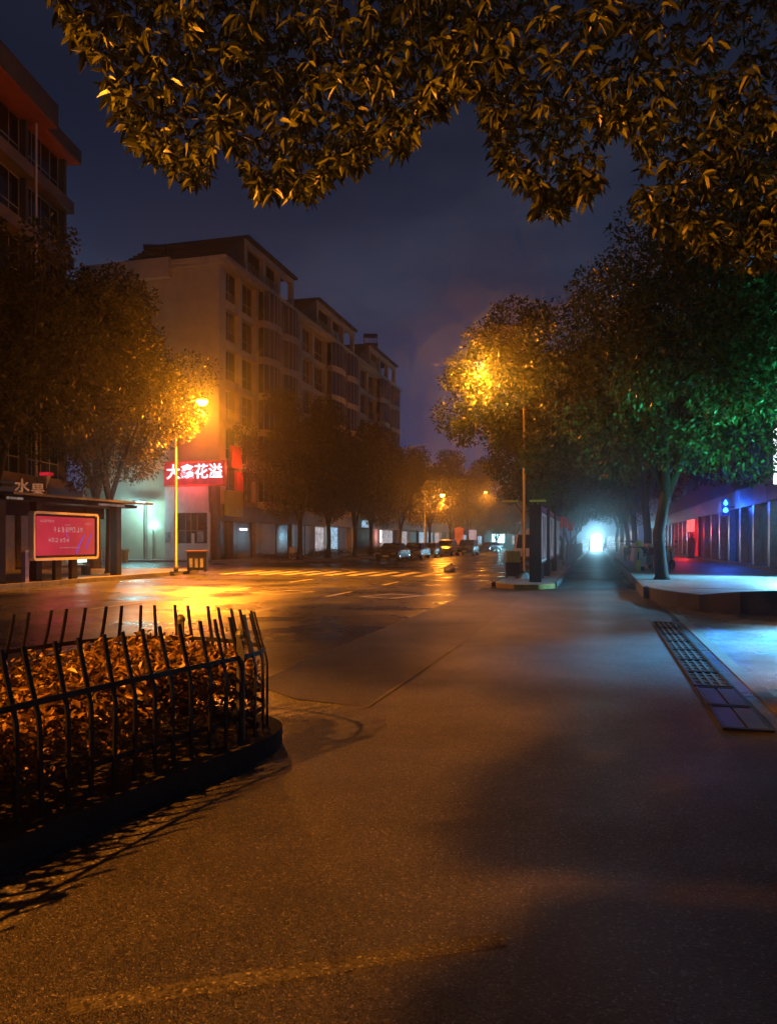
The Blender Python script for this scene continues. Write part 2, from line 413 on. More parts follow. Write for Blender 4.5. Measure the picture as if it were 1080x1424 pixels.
# median island between carriageway and cycle path
isl = MB(); P_ = [(-1.42,26.4),(-1.42,150),(-3.5,150),(-3.5,27.6),(-3.2,26.2),(-2.6,25.5),(-1.9,25.6)]
isl.prism(P_, 0, .15); tag(isl.build('median_island', M['paving'], bevel=.02), kind='structure')
ik = MB()
for y in range(27, 60): ik.box((-3.53, y+.55, .08), (.12, .985, .166)); ik.box((-1.40, y+.55, .08), (.12, .985, .166))
tag(ik.build('kerb', M['kerb'], bevel=.01), kind='structure')
ik = MB()
for a, b in zip(P_[3:], P_[4:]+P_[:1]):
    v = Vector((b[0]-a[0], b[1]-a[1], 0)); ik.box(((a[0]+b[0])/2, (a[1]+b[1])/2, .083), (v.length+.03, .12, .17), math.atan2(v.y, v.x))
tag(ik.build('kerb', M['kerb_yellow'], bevel=.01), kind='structure')

# left pavement with shelter, second pavement beyond the side street
LP = [(-19.0,34.0),(-19.6,35.2),(-20.8,35.8),(-45,35.8),(-45,4),(-19.0,4)]
lp = MB(); lp.prism(LP, 0, .15); tag(lp.build('left_pavement', M['paving'], bevel=.02), kind='structure')
lk = MB()
for y in range(4, 34): lk.box((-18.96, y+.5, .08), (.14, .985, .166))
for a, b in zip(LP, LP[1:3]):
    v = Vector((b[0]-a[0], b[1]-a[1], 0)); lk.box(((a[0]+b[0])/2, (a[1]+b[1])/2, .083), (v.length+.03, .14, .17), math.atan2(v.y, v.x))
tag(lk.build('kerb', M['kerb'], bevel=.012), kind='structure')
LP2 = [(-19.6,56.5),(-19.6,220),(-45,220),(-45,51.5),(-23.5,51.5),(-21,53)]
lp = MB(); lp.prism(LP2, 0, .15); tag(lp.build('far_left_pavement', M['paving'], bevel=.02), kind='structure')

# painted markings
mk = MB()
def dash(x, y0, y1, w=.15): mk.quad((x-w/2,y0,.006),(x+w/2,y0,.006),(x+w/2,y1,.006),(x-w/2,y1,.006))
for y in (2.7, 8.7, 14.7, 20.7, 26.7): dash(-7.45, y, y+2.3)
for y in (15.5, 21.5, 27.6): dash(-11.4, y, y+2.5)
for y in range(46, 150, 6): dash(-7.45, y, y+2.4); dash(-11.4, y, y+2.4)
for k in range(13):
    x = -4.55 - k*1.06
    mk.quad((x-.24,33.4,.006),(x+.24,33.4,.006),(x+.24,38.0,.006),(x-.24,38.0,.006))
for k in range(12):
    y = 39.8; x = -5 - k*1.15
    mk.quad((x-.4,y,.006),(x+.25,y,.006),(x+.25,y+.22,.006),(x-.4,y+.22,.006))
def square(cx, cy, a, b, rz, w=.14):
    M3 = Matrix.Rotation(rz, 3, 'Z')
    for (x0, x1, y0, y1) in ((-a,a,-b,-b+w),(-a,a,b-w,b),(-a,-a+w,-b+w,b-w),(a-w,a,-b+w,b-w)):
        mk.quad(*[M3 @ Vector((x, y, 0)) + Vector((cx, cy, .006)) for x, y in ((x0,y0),(x1,y0),(x1,y1),(x0,y1))])
square(-5.72, 21.45, .62, .78, R(-22)); square(-9.35, 22.1, .62, .85, R(-22))
dash(-3.95, 27.0, 40, .12); dash(-14.2, 42, 150, .12)
tag(mk.build('road_markings', M['paint']), kind='structure')
mk = MB()
for k, y in enumerate((20.6,)): strip(mk, (-1.3, y), (.9, y+.5), .12, .0046)
tag(mk.build('path_seam', M['seam']), kind='structure')

# sky
def sky():
    m, nt, N, L = nodes('night_sky')
    out = N('ShaderNodeOutputMaterial'); e = N('ShaderNodeEmission'); L(e.outputs[0], out.inputs[0]); m.cycles.emission_sampling = 'NONE'
    tc = N('ShaderNodeTexCoord'); nv = N('ShaderNodeVectorMath'); nv.operation = 'NORMALIZE'; L(tc.outputs['Object'], nv.inputs[0])
    sx = N('ShaderNodeSeparateXYZ'); L(nv.outputs[0], sx.inputs[0])
    g = N('ShaderNodeValToRGB'); L(sx.outputs[2], g.inputs[0]); r = g.color_ramp
    r.elements[0].position = 0; r.elements[0].color = (.020, .036, .110, 1)
    r.elements[1].position = .75; r.elements[1].color = (.003, .0034, .007, 1)
    for p, c in ((.16, (.018, .029, .080)), (.30, (.013, .021, .048)), (.45, (.006, .010, .024))):
        k = r.elements.new(p); k.color = (*c, 1)
    nz = N('ShaderNodeTexNoise'); nz.inputs['Scale'].default_value = 3.4; nz.inputs['Detail'].default_value = 7; nz.inputs['Roughness'].default_value = .55
    mp = N('ShaderNodeMapping'); mp.inputs['Scale'].default_value = (1, 1, 2.4); mp.inputs['Location'].default_value = (.3, .1, .35)
    L(nv.outputs[0], mp.inputs[0]); L(mp.outputs[0], nz.inputs['Vector'])
    cr = N('ShaderNodeValToRGB'); L(nz.outputs[0], cr.inputs[0]); cr.color_ramp.elements[0].position = .42; cr.color_ramp.elements[1].position = .68
    cr.color_ramp.elements[0].color = (0, 0, 0, 1); cr.color_ramp.elements[1].color = (.036, .042, .060, 1)
    fd = N('ShaderNodeMapRange'); L(sx.outputs[2], fd.inputs[0]); fd.inputs[1].default_value = .6; fd.inputs[2].default_value = .15
    mm = N('ShaderNodeMix'); mm.data_type = 'RGBA'; mm.blend_type = 'MULTIPLY'; mm.inputs[0].default_value = 1
    L(cr.outputs[0], mm.inputs[6]); L(fd.outputs[0], mm.inputs[7])
    ad = N('ShaderNodeMix'); ad.data_type = 'RGBA'; ad.blend_type = 'ADD'; ad.inputs[0].default_value = 1
    L(g.outputs[0], ad.inputs[6]); L(mm.outputs[2], ad.inputs[7]); L(ad.outputs[2], e.inputs[0])
    e.inputs[1].default_value = SKYMUL
    bm = MB(); n = 48; rad = 520
    prof = [(rad*math.cos(R(a)), rad*math.sin(R(a))) for a in range(-3, 91, 6)]
    prof[-1] = (1.0, rad)
    bm.lathe((0, 60, 0), prof, n)
    return tag(bm.build('sky', m, smooth=True), kind='structure')
HAZE = .0032
SKYMUL = 1.0 if not HAZE else math.exp(HAZE*480)*.42
sky()

# ================================================================== PLANTER AND FENCE (left foreground)
FP = [(-2.98,1.6),(-2.92,2.6),(-2.83,3.5),(-2.68,4.3),(-2.51,5.0),(-2.45,5.35),(-2.53,5.68),(-2.85,5.88),(-3.15,6.0),(-3.5,6.03),(-3.85,5.95),(-4.12,5.7),(-4.28,5.3),(-4.38,4.7),(-4.45,3.9),(-4.5,3.0),(-4.52,1.6)]
def resample(path, step):
    pts = [Vector((*p, 0)) for p in path]
    # smooth
    for _ in range(2):
        q = [pts[0]]
        for a, b in zip(pts, pts[1:]): q += [a.lerp(b, .25), a.lerp(b, .75)]
        q.append(pts[-1]); pts = q
    out = [pts[0]]; acc = 0
    for a, b in zip(pts, pts[1:]):
        l = (b-a).length; t = step - acc
        while t <= l: out.append(a.lerp(b, t/l)); t += step
        acc = (acc + l) % step
    return out
path = resample(FP, .04)
def inset(pts, d):
    out = []
    for i, p in enumerate(pts):
        t = (pts[min(i+2, len(pts)-1)] - pts[max(i-2, 0)]).normalized(); out.append(p + Vector((-t.y, t.x, 0))*d)
    return out
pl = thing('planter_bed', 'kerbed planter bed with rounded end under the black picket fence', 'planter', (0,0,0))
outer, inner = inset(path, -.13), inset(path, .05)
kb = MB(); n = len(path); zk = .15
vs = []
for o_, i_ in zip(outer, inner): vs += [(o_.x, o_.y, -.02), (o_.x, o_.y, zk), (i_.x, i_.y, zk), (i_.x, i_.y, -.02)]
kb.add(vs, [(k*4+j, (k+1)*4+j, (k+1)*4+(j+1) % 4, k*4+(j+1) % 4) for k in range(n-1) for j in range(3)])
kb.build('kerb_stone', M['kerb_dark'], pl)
so = MB(); so.add([(p.x, p.y, .11) for p in inner], [tuple(range(n))]); so.build('soil', M['soil'], pl)

fence = thing('picket_fence', 'black iron picket fence with inward bent tips around the hedge bed', 'fence', (0,0,0))
pk = resample(FP, .168)
rail = MB()
for z in (.735, .30):
    ring = []
    for p, q in zip(path, inset(path, .012)):
        ring.append([(p.x, p.y, z), (p.x, p.y, z+.034), (q.x, q.y, z+.034), (q.x, q.y, z)])
    m2 = MB(); m2.loft([[Vector(a) for a in r_] for r_ in ring]); m2.build('rail', M['iron'], fence)
picket_me = None
for i, p in enumerate(pk[:-1]):
    t = (pk[i+1] - p).normalized(); ang = math.atan2(t.y, t.x)
    if picket_me is None:
        b = MB(); w, th = .026, .013
        pr = [(0, .1), (0, .60), (.003, .66), (.02, .73), (.05, .83), (.084, .96), (.104, 1.045)]
        rings = []
        for j, (y, z) in enumerate(pr):
            ww = w*(1.0 if j < 6 else .9)
            rings.append([Vector((-ww/2, y-th-.006, z)), Vector((ww/2, y-th-.006, z)), Vector((ww/2, y-.006, z)), Vector((-ww/2, y-.006, z))])
        b.loft(rings); o = b.build('picket', M['iron'], fence); picket_me = o.data
    else:
        o = bpy.data.objects.new('picket', picket_me); COL.objects.link(o); o.parent = fence
    o.location = p; o.rotation_euler = (random.uniform(-.02, .02), random.uniform(-.025, .025), ang + random.uniform(-.05, .05))
for (x, y) in ((-2.50,5.12),(-3.5,6.0),(-4.42,4.3),(-2.98,2.4)):
    b = MB(); b.box((x, y, .5), (.055, .055, .8), R(20)); b.lathe((x, y, .9), [(.036,0),(.04,.02),(.03,.045),(.012,.06)], 10)
    b.build('post', M['post'], fence)

# hedge: many glossy upright leaves, dense under a level top
def hedge():
    rng = np.random.default_rng(11)
    poly = [(p.x, p.y) for p in inset(path, .07)][::4]
    def inside(x, y):
        c = False; j = len(poly)-1
        for i in range(len(poly)):
            (xi, yi), (xj, yj) = poly[i], poly[j]
            if (yi > y) != (yj > y) and x < (xj-xi)*(y-yi)/(yj-yi)+xi: c = not c
            j = i
        return c
    tips = []; tries = 0
    while len(tips) < 2900:
        x = rng.uniform(-4.6, -2.5); y = rng.uniform(1.6, 6.05)
        if not inside(x, y): continue
        top = .70 + .05*math.sin(3.1*x+2.2*y) + .05*math.sin(7*x-5*y)
        z = top - abs(rng.normal(0, .16)) if rng.random() < .75 else rng.uniform(.2, top)
        tips.append((x, y, max(.15, z)))
    P = []; D = []
    for t in tips:
        k = rng.integers(6, 10)
        for _ in range(k):
            a = rng.uniform(0, 2*math.pi); el = rng.uniform(-.2, 1.25)
            D.append((math.cos(a)*math.cos(el), math.sin(a)*math.cos(el), math.sin(el))); P.append(np.array(t) + rng.normal(0, .02, 3))
    P = np.array(P); D = np.array(D); L = .05 + .05*rng.random(len(P))
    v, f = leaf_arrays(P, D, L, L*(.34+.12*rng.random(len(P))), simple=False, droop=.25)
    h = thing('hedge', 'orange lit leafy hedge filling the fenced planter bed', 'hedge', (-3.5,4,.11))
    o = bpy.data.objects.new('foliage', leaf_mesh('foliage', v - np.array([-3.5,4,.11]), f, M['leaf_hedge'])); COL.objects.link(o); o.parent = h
hedge()

# ================================================================== OVERHEAD TREE
BND = [(-400,-420),(-60,-150),(40,-30),(78,12),(100,60),(140,110),(160,165),(185,205),(205,238),(225,238),(262,272),(285,270),(300,205),(335,225),(352,285),(395,278),(432,290),(462,250),(505,246),(532,205),(548,232),(566,222),(585,180),(632,160),(642,130),(662,140),(690,230),(702,262),(725,272),(742,305),(782,312),(800,292),(838,270),(832,215),(860,175),(885,215),(870,270),(885,318),(930,332),(960,352),(1000,372),(1040,390),(1075,375),(1140,400),(1500,430)]
def bnd(px):
    for (a, ya), (b, yb) in zip(BND, BND[1:]):
        if a <= px <= b: return ya + (yb-ya)*(px-a)/(b-a)
    return -999
def canopy():
    rng = np.random.default_rng(5)
    W = []
    def ok(p):
        px, py, d = proj(*p)
        return d < .5 or py < bnd(px)
    # twig ends in view: sprays of foliage gathered round sub-branches so gaps stay between them
    sub = []
    while len(sub) < 330:
        px = rng.uniform(-250, 1400); dd = rng.uniform(5.0, 9.5); b = bnd(px)
        py = b - 20 - abs(rng.normal(0, 130)) if rng.random() < .55 else rng.uniform(-320, b-20)
        if py > -330: sub.append(np.array(at(px, py, dd)))
    for s in sub:
        for _ in range(12):
            q = s + rng.normal(0, 1, 3)*np.array([.42, .42, .26])
            if ok(q + np.array([0, 0, -.10])): W.append(q)
    # the rim of the crown is fringed with hanging sprays
    for _ in range(900):
        px = rng.uniform(60, 1120); b = bnd(px); dd = rng.uniform(5.2, 8.2)
        q = np.array(at(px, b - 14 - abs(rng.normal(0, 26)), dd))
        if ok(q + np.array([0, 0, -.07])): W.append(q)
    for _ in range(2600):
        px = rng.uniform(-200, 1400); b = bnd(px); py = rng.uniform(-300, max(b-70, -299))
        if py < b-70: W.append(np.array(at(px, py, rng.uniform(7.0, 10.5))))
    for _ in range(2600):
        px = rng.uniform(-100, 1350); b = bnd(px)
        if b > -60: W.append(np.array(at(px, rng.uniform(-200, max(b-100, -190)), rng.uniform(8.0, 11.5))))
    # added unseen leaf clumps, set along lamp rays to shade the path at right
    lampc = np.array([-8.1, -1.9, 8.25]); k = 0
    while k < 2600:
        px = rng.uniform(640, 1350); py = rng.uniform(960, 1600)
        e = 1.3*math.sin(px*.021+1.0)*math.sin(py*.026+.5)+.7*math.sin(px*.05+py*.03)+.45*rng.normal()
        if px < 735+70*math.sin(py*.021) or e < -.35 or abs(py-1232-.08*(px-900)) < 26: continue
        g = np.array(gr(px, py)); z = rng.uniform(3.6, 5.4); q = g + (lampc-g)*(z/8.25)
        ppx, ppy, d = proj(*q); k += 1
        if d < .5 or ppx < -70 or ppy < -70: W.append(q)
    k = 0  # more added clumps, out of view, shaping dapples on the middle path
    while k < 1500:
        px = rng.uniform(330, 1000); py = rng.uniform(822, 1010)
        e = 1.2*math.sin(px*.022+.3)*math.sin(py*.075+.9)+.6*math.sin(px*.06-py*.09)+.5*rng.normal()
        if e < -.2 or ((px-655)/95)**2+((py-922)/30)**2 < 1 or ((px-700)/80)**2+((py-872)/16)**2 < 1 or py > 940+.1*(px-500): continue
        g = np.array(gr(px, py)); z = rng.uniform(5.2, 6.9); q = g + (lampc-g)*(z/8.25)
        ppx, ppy, d = proj(*q); k += 1
        if d < .5 or ppx < -60 or ppy < -60: W.append(q)
    # the part of the crown overhead and behind
    for _ in range(CAN_BACK):
        q = np.array([rng.uniform(-1.6, 6.5), rng.uniform(-6.5, 3.0), rng.uniform(4.3, 8.5)])
        c = q - np.array([2.6, -1.5, 6.2])
        if (c[0]/4.6)**2 + (c[1]/5.2)**2 + (c[2]/2.5)**2 < 1 and ok(q) and math.sin(1.9*q[0]+.7)*math.sin(1.6*q[1]-.4)+.45*math.sin(3.1*q[2]) > -.35: W.append(q)
    P = []; D = []; Ls = []
    for w in W:
        k = int(rng.integers(5, 9)); a0 = rng.uniform(0, 6.28); tilt = rng.normal(0, .25, 2)
        for j in range(k):
            a = a0 + j*2.4; el = rng.uniform(-1.15, .15)
            d = np.array([math.cos(a)*math.cos(el)+tilt[0], math.sin(a)*math.cos(el)+tilt[1], math.sin(el)])
            D.append(d/np.linalg.norm(d)); P.append(w + rng.normal(0, .012, 3)); Ls.append(rng.uniform(.055, .135))
    P = np.array(P); D = np.array(D); L = np.array(Ls)
    v, f = leaf_arrays(P, D, L, L*(.30+.12*rng.random(len(L))), simple=False, droop=.22)
    base = np.array([3.7, -2.2, 0])
    t = thing('tree', 'overhanging tree with drooping leaf sprays across the top of the view', 'tree', tuple(base), 0, None)
    o = bpy.data.objects.new('crown', leaf_mesh('crown', v - base, f, M['leaf_near'])); COL.objects.link(o); o.parent = t
    tr = MB(); B = Vector(base)
    hub = Vector((3.3, -1.6, 3.9))
    tr.tube([B-B, Vector((0,0,.15)), Vector((-.1,.15,2)), hub-B], [.30, .24, .2, .18], 12)
    limbs = []
    for e in ((-1.2,4.5,6.6),(.2,6.2,7.2),(2.6,6.6,6.4),(4.6,5.6,5.9),(-.6,1.5,7.0),(5.2,.5,6.8),(2.8,-4.5,7.2),(-3.2,.9,4.9),(-5.6,2.4,6.3)):  # last two limbs added to carry the unseen shade clumps
        e = Vector(e); m1 = hub.lerp(e, .45) + Vector((0, 0, .5)); limbs.append((hub, m1, e))
        tr.tube([hub-B-Vector((0,0,.2)), m1-B, e-B], [.12, .07, .025], 8)
    lp_ = [p for l in limbs for p in (l[1], l[1].lerp(l[2], .5), l[2])]
    for s in sub[::3] + W[::40]:
        s = Vector(s); q = min(lp_, key=lambda p: (p-s).length)
        if (q-s).length < 1.9:
            tr.tube([q-B, q.lerp(s, .5)-B+Vector((0,0,.12)), s-B], [.022, .013, .004], 5)
    tr.build('trunk', M['bark'], t, smooth=True)
CAN_BACK = 1500
canopy()
# ================================================================== BUILDINGS
def fy(px, X=-28.0):                      # how far along the street a facade at X stands at that measurement
    t = (px-540)/KF; d = X/(t*CY - SY); return d*(t*SY + CY)
def window_parts(parent, cells, depth_x, cache):
    """cells: (y0, y1, z0, z1) openings on the facade plane; frame part with a pane sub-part"""
    for (y0, y1, z0, z1) in cells:
        key = (round(y1-y0, 2), round(z1-z0, 2))
        if key not in cache:
            w, h = key; fr = MB(); t = .07
            for (a, b, c, d) in ((-w/2, w/2, 0, t), (-w/2, w/2, h-t, h), (-w/2, -w/2+t, t, h-t), (w/2-t, w/2, t, h-t)):
                fr.bb(-.06, .02, a, b, c, d)
            nm = max(2, round(w/.9))
            for k in range(1, nm): fr.bb(-.05, .01, -w/2+w*k/nm-.025, -w/2+w*k/nm+.025, t, h-t)
            fr.bb(-.045, .012, -w/2+t, w/2-t, h*.36-.03, h*.36+.03)
            pn = MB(); pn.bb(-.03, -.012, -w/2+t*.5, w/2-t*.5, t*.5, h-t*.5)
            f = fr.build('window', M['window_frame'], parent); p = pn.build('pane', M['glass_dark'], f)
            cache[key] = (f.data, p.data)
        else:
            a, b = cache[key]
            f = bpy.data.objects.new('window', a); COL.objects.link(f); f.parent = parent
            p = bpy.data.objects.new('pane', b); COL.objects.link(p); p.parent = f
        f.location = (depth_x, (y0+y1)/2, z0)
def apartment(y0, ly, label, seed, base=4.5, nf=6, fh=3.1, x=-28.0, deep=12.0):
    o = thing('apartment_building', label, 'building', (x, y0, 0), 0, 'apartment blocks along the left of the street')
    H = base + nf*fh; s = ly/15.0
    wl = MB(); wl.bb(-deep, -.42, 0, ly, .1, H); wl.bb(-deep, -4.0, -.55, 0, H-1.0, H+.5)      # stepped parapet at the gable
    wl.bb(-.42, -.002, 0, 1.1*s, base, H)
    cols = [(3.2, 3.6), (6.2, 6.7), (10.4, 10.8), (14.4, 15.0)]
    for a, b in cols: wl.bb(-.42, .10, a*s, b*s, base, H-.25)
    wl.build('wall', M['cream_wall'], o)
    bays = {}
    for k in range(nf+1):
        bd = MB()
        z = base + k*fh
        bd.bb(-.42, .04, 1.1*s, 3.2*s, z-.2, z+.45); bd.bb(-.42, .04, 3.6*s, 6.2*s, z-.2, z+.3)
        if k < nf:
            for a, b in ((6.7, 10.4), (10.8, 14.4)):
                pr = 1.25
                n = 6; pts = [(-.42, a*s)]+[(pr*math.sin(math.pi*(.18+.64*i/n))**.7 - .15, (a+(b-a)*i/n)*s) for i in range(n+1)]+[(-.42, b*s)]
                poly = [(p[0], p[1]) for p in pts]
                bd.prism(poly, z-.18, z+.42)
                gp = [(p[0]-.1*(0 < i < len(pts)-1), p[1]+(.06 if i == 0 else -.06 if i == len(pts)-1 else 0)) for i, p in enumerate(pts)]
                key = round(a)
                if key not in bays:
                    g = MB(); g.prism(gp, .42, fh-.18); q = g.build('bay_window', M['glass_dark'], o); u = MB()
                    for p in gp[1:-1]: u.box((p[0]+.02, p[1], fh/2+.1), (.07, .07, fh-.62))
                    u.box((gp[1][0]*.5+.2, (gp[1][1]+gp[-2][1])/2, 1.2), (.02, .1, .02)); w_ = u.build('frame', M['window_frame'], q); bays[key] = (q.data, w_.data)
                else:
                    q = bpy.data.objects.new('bay_window', bays[key][0]); COL.objects.link(q); q.parent = o
                    w_ = bpy.data.objects.new('frame', bays[key][1]); COL.objects.link(w_); w_.parent = q
                q.location = (0, 0, z)
        bd.build('balcony_band', M['band'], o)
    cells = []
    for k in range(nf):
        z = base + k*fh
        cells += [(1.1*s, 3.2*s, z+.46, z+fh-.21), (3.6*s, 6.2*s, z+.31, z+fh-.21)]
    window_parts(o, cells, -.33, {})
    for (a_, b_, c_, d_) in [(-8.2, -6.6, H-3.1, H-1.7), (-10.6, -9.4, H-3.1, H-1.9)]+[(-8.2, -6.6, H-3.1-k*fh, H-1.7-k*fh) for k in range(1, nf-1)]:
        gw = MB(); gw.bb(a_, b_, -.03, .015, c_, d_); gw.build('gable_window', M['glass_dark'], o)
        gw = MB(); gw.bb(a_-.12, b_+.12, -.02, .12, c_-.14, c_-.002); gw.build('sill', M['band'], o)
    ev = MB(); ev.bb(-deep-.3, .75, -.35, ly-.02, H, H+.32); ev.bb(-deep-.1, .45, -.2, ly-.03, H-.25, H-.003); ev.build('eave', M['band'], o)
    # penthouse: slope rising from the gable end to a framed loggia
    rf = MB(); a = 4.6*s; zt = H+3.55
    vs = [(-9, .1, H+.325), (-.2, .1, H+.325), (-.2, a, zt), (-9, a, zt), (-.2, a, H+.325), (-9, a, H+.325)]
    rf.add(vs, [(0,1,2,3), (1,4,2), (0,3,5), (3,2,4,5), (0,5,4,1)])
    rf.bb(-9.2, .25, a-.1, ly-.1, zt+.003, zt+.22)
    for k in range(7): rf.bb(-9, .02, .4+k*.6*s, .48+k*.6*s, H+.40+ (zt-H-.325)*(.4+k*.6*s)/a, H+.52+(zt-H-.325)*(.4+k*.6*s)/a)
    rf.build('roof', M['roof'], o)
    lg = MB(); lg.bb(-9, -2.2, a+.01, ly-.3, H+.325, zt)
    for p in (a+.25, a+(ly-a)*.36, a+(ly-a)*.66, ly-.45): lg.bb(-.55, -.1, p-.22, p+.22, H+.325, zt)
    lg.bb(-.5, -.15, a+.48, ly-.7, H+.33, H+1.0); lg.bb(-.5, -.12, a+.48, ly-.7, zt-.5, zt-.003)
    lg.build('penthouse', M['cream_wall'], o)
    lv = MB()
    for k in range(11):
        y = a+.8+k*(ly-a-1.6)/10; lv.box((-1.35, y, H+1.9), (.08, .10, 2.2), M=Matrix.Rotation(R(38), 3, 'X'))
    lv.build('louvre', M['window_frame'], o)
    return o
apt = [apartment(53.6, 15.6, 'nearest cream apartment block behind the street lamp with red sign on its corner', 1),
       apartment(69.5, 18.8, 'middle cream apartment block between its two lit neighbours, above the tree row', 2),
       apartment(88.6, 19.2, 'farthest cream apartment block at the end of the row with water heater on roof', 3)]
def heater(loc, label):
    o = thing('solar_water_heater', label, 'water heater', loc, R(20), 'water heaters on the roofs')
    t = MB(); t.tube([(-.9,0,1.5),(.9,0,1.5)], .27, 12); t.build('tank', M['dark_metal'], o, smooth=True)
    c = MB()
    for k in range(10): c.tube([(-.8+k*.178,0,1.35),(-.8+k*.178,-1.2,.25)], .03, 6)
    c.build('collector', M['glass_dark'], o)
    f = MB(); f.tube([(-.85,.1,0),(-.85,0,1.4)], .03); f.tube([(.85,.1,0),(.85,0,1.4)], .03); f.bb(-.9,.9,-1.3,-1.2,0,.25); f.bb(-.9,.9,-1.2,.2,-.02,.03); f.build('stand', M['dark_metal'], o)
heater((-34.5, 55.2, 23.8), 'dark solar water heater on the parapet of the nearest cream block')
heater((-28.6, 96.5, 26.9), 'dark solar water heater on roof of the farthest cream block')

# ground floor shops (parts of the blocks)
def shop_part(name, pxa, pxb, z0, z1, m, dx=.0, th=.12, label=None, idx=None):
    y0, y1 = fy(pxa), fy(pxb); ym = (y0+y1)/2
    k = 0 if ym < 69.3 else (1 if ym < 88.5 else 2)
    o = apt[k]; b = MB(); b.bb(dx-th, dx, y0-o.location.y, y1-o.location.y, z0, z1)
    if name == 'shutter':
        n = int((z1-z0)/.16)
        for j in range(n): b.bb(dx, dx+.012, y0-o.location.y+.05, y1-o.location.y-.05, z0+j*.16+.02, z0+j*.16+.12)
    q = b.build(name, m, o)
    if label: q['label'] = label
    return q
for a, b_, o in ((306, 408.5, 0), (409.5, 494.5, 1), (496, 551, 2)):
    shop_part('fascia', a, b_, 3.16, 4.42, M['fascia'], .22, .6)
shop_part('door', 306.5, 317, .15, 3.1, M['glass_dark'], -.1)
shop_part('pillar', 317.5, 322, .15, 3.15, M['brown'], .15, .5)
shop_part('shop_window', 323, 331, .15, 3.1, M['glass_dark'], -.1)
shop_part('shop_window', 332, 352, .15, 3.1, E_['shop_white'] if False else M['glass_dark'], -.1)
shop_part('light_bar', 334, 344, 2.45, 2.62, E_['led_bar'], .0, .05, 'white light bar over shop door')
shop_part('pillar', 353, 357.5, .15, 3.15, M['tile_pillar'], .15, .5)
shop_part('shutter', 358, 384, .15, 3.1, M['shutter'], -.08)
shop_part('door', 386, 402, .15, 3.1, M['glass_dark'], -.1)
shop_part('pillar', 404, 408, .15, 3.15, M['tile_pillar'], .15, .5)
shop_part('shutter', 411, 424, .15, 3.1, M['shutter'], -.08)
shop_part('shutter', 425, 439, .15, 3.1, M['shutter'], -.06)
shop_part('shop_window', 440.5, 451, .5, 3.0, E_['shop_white'], -.08, .1, 'shop window lit from inside')
shop_part('shop_window', 457, 470, .3, 3.05, E_['shop_blue'], -.06, .1, 'tall shop window lit cold blue white')
shop_part('shutter', 471, 482, .15, 3.1, M['brown'], -.06)
shop_part('pillar', 487, 490, .15, 3.15, M['wall_white'], .15, .5)
shop_part('shutter', 497, 514, .15, 3.1, M['glass_dark'], -.06)
shop_part('sign_panel', 500, 509, 3.25, 4.1, E_['shop_blue'], .30, .05, 'pale blue lit shop sign panel')
shop_part('neon_strip', 526, 528, 1.4, 3.0, E_['red_led'], .25, .06, 'red neon strip')
shop_part('shop_window', 532, 546, .4, 3.0, E_['shop_white'], -.06, .1, 'shop window lit white')
yb = 107.8
# shops carry on behind the far trees
fs = thing('shop_row', 'long low shop row with lit fronts behind the parked cars and far trees', 'shop row', (-28, 108, 0))
b = MB(); b.bb(-10, -.3, 0, 90, .1, 9.5); b.build('wall', M['wall_grey'], fs)
b = MB(); b.bb(-.3, .3, 0, 90, 3.2, 4.6); b.build('fascia', M['fascia'], fs)
for k in range(14):
    y = 1+k*6.2
    b = MB(); b.bb(-.3, .2, y-.35, y+.1, .15, 3.2); b.build('pillar', M['wall_white'], fs)
    b = MB(); b.bb(-.3, -.05, y+.5, y+5.2, .2, 3.0); b.build('shop_front', (E_['shop_white'], E_['shop_blue'], M['shutter'])[(k*2+k//3) % 3], fs)

# LED sign, banner and yellow panel on the corner
def board(name, label, cat, loc, rz, size, m, body=None):
    o = thing(name, label, cat, loc, rz); b = MB(); b.box((0,0,0), size); b.build(body or 'panel', m, o, bevel=.02); return o
sx0, sx1 = -32.3, -27.35
ls = thing('led_sign', 'red LED shop sign with glowing pink white characters on the corner block', 'sign', ((sx0+sx1)/2, 53.15, 6.85))
b = MB(); b.bb(-2.5, 2.5, -.1, .3, -.95, .78); b.build('board', E_['red_glow'], ls)
b = MB()
for (x0, x1, z0, z1) in ((-2.58, 2.58, .78, .88), (-2.58, 2.58, -1.05, -.95), (-2.58, -2.5, -.95, .78), (2.5, 2.58, -.95, .78)): b.bb(x0, x1, -.14, .3, z0, z1)
b.build('frame', M['red_panel'], ls)
lettering('大鑫花溢', 1.2, (0.05, -.14, -.02), (R(90), 0, 0), E_['red_led'], ls, .02, .010)
o = board('banner_sign', 'red orange banner panel high on the corner right of the LED sign', 'sign', (-27.6, 55.6, 8.2), 0, (.25, 1.6, 1.7), M['red_panel'])
o = board('banner_sign', 'narrow dark red vertical sign under the red orange banner panel', 'sign', (-27.5, 56.0, 6.2), 0, (.3, 1.0, 1.7), M['red_panel'])
lettering('烟酒', .7, (.17, 0, 0), (R(90), 0, R(90)), M['brown'], o, .01) if False else None
o = board('banner_sign', 'yellow green sign panel over the corner shop door', 'sign', (-27.35, 54.85, 4.5), 0, (.3, 2.6, 2.0), M['yellow_green'])

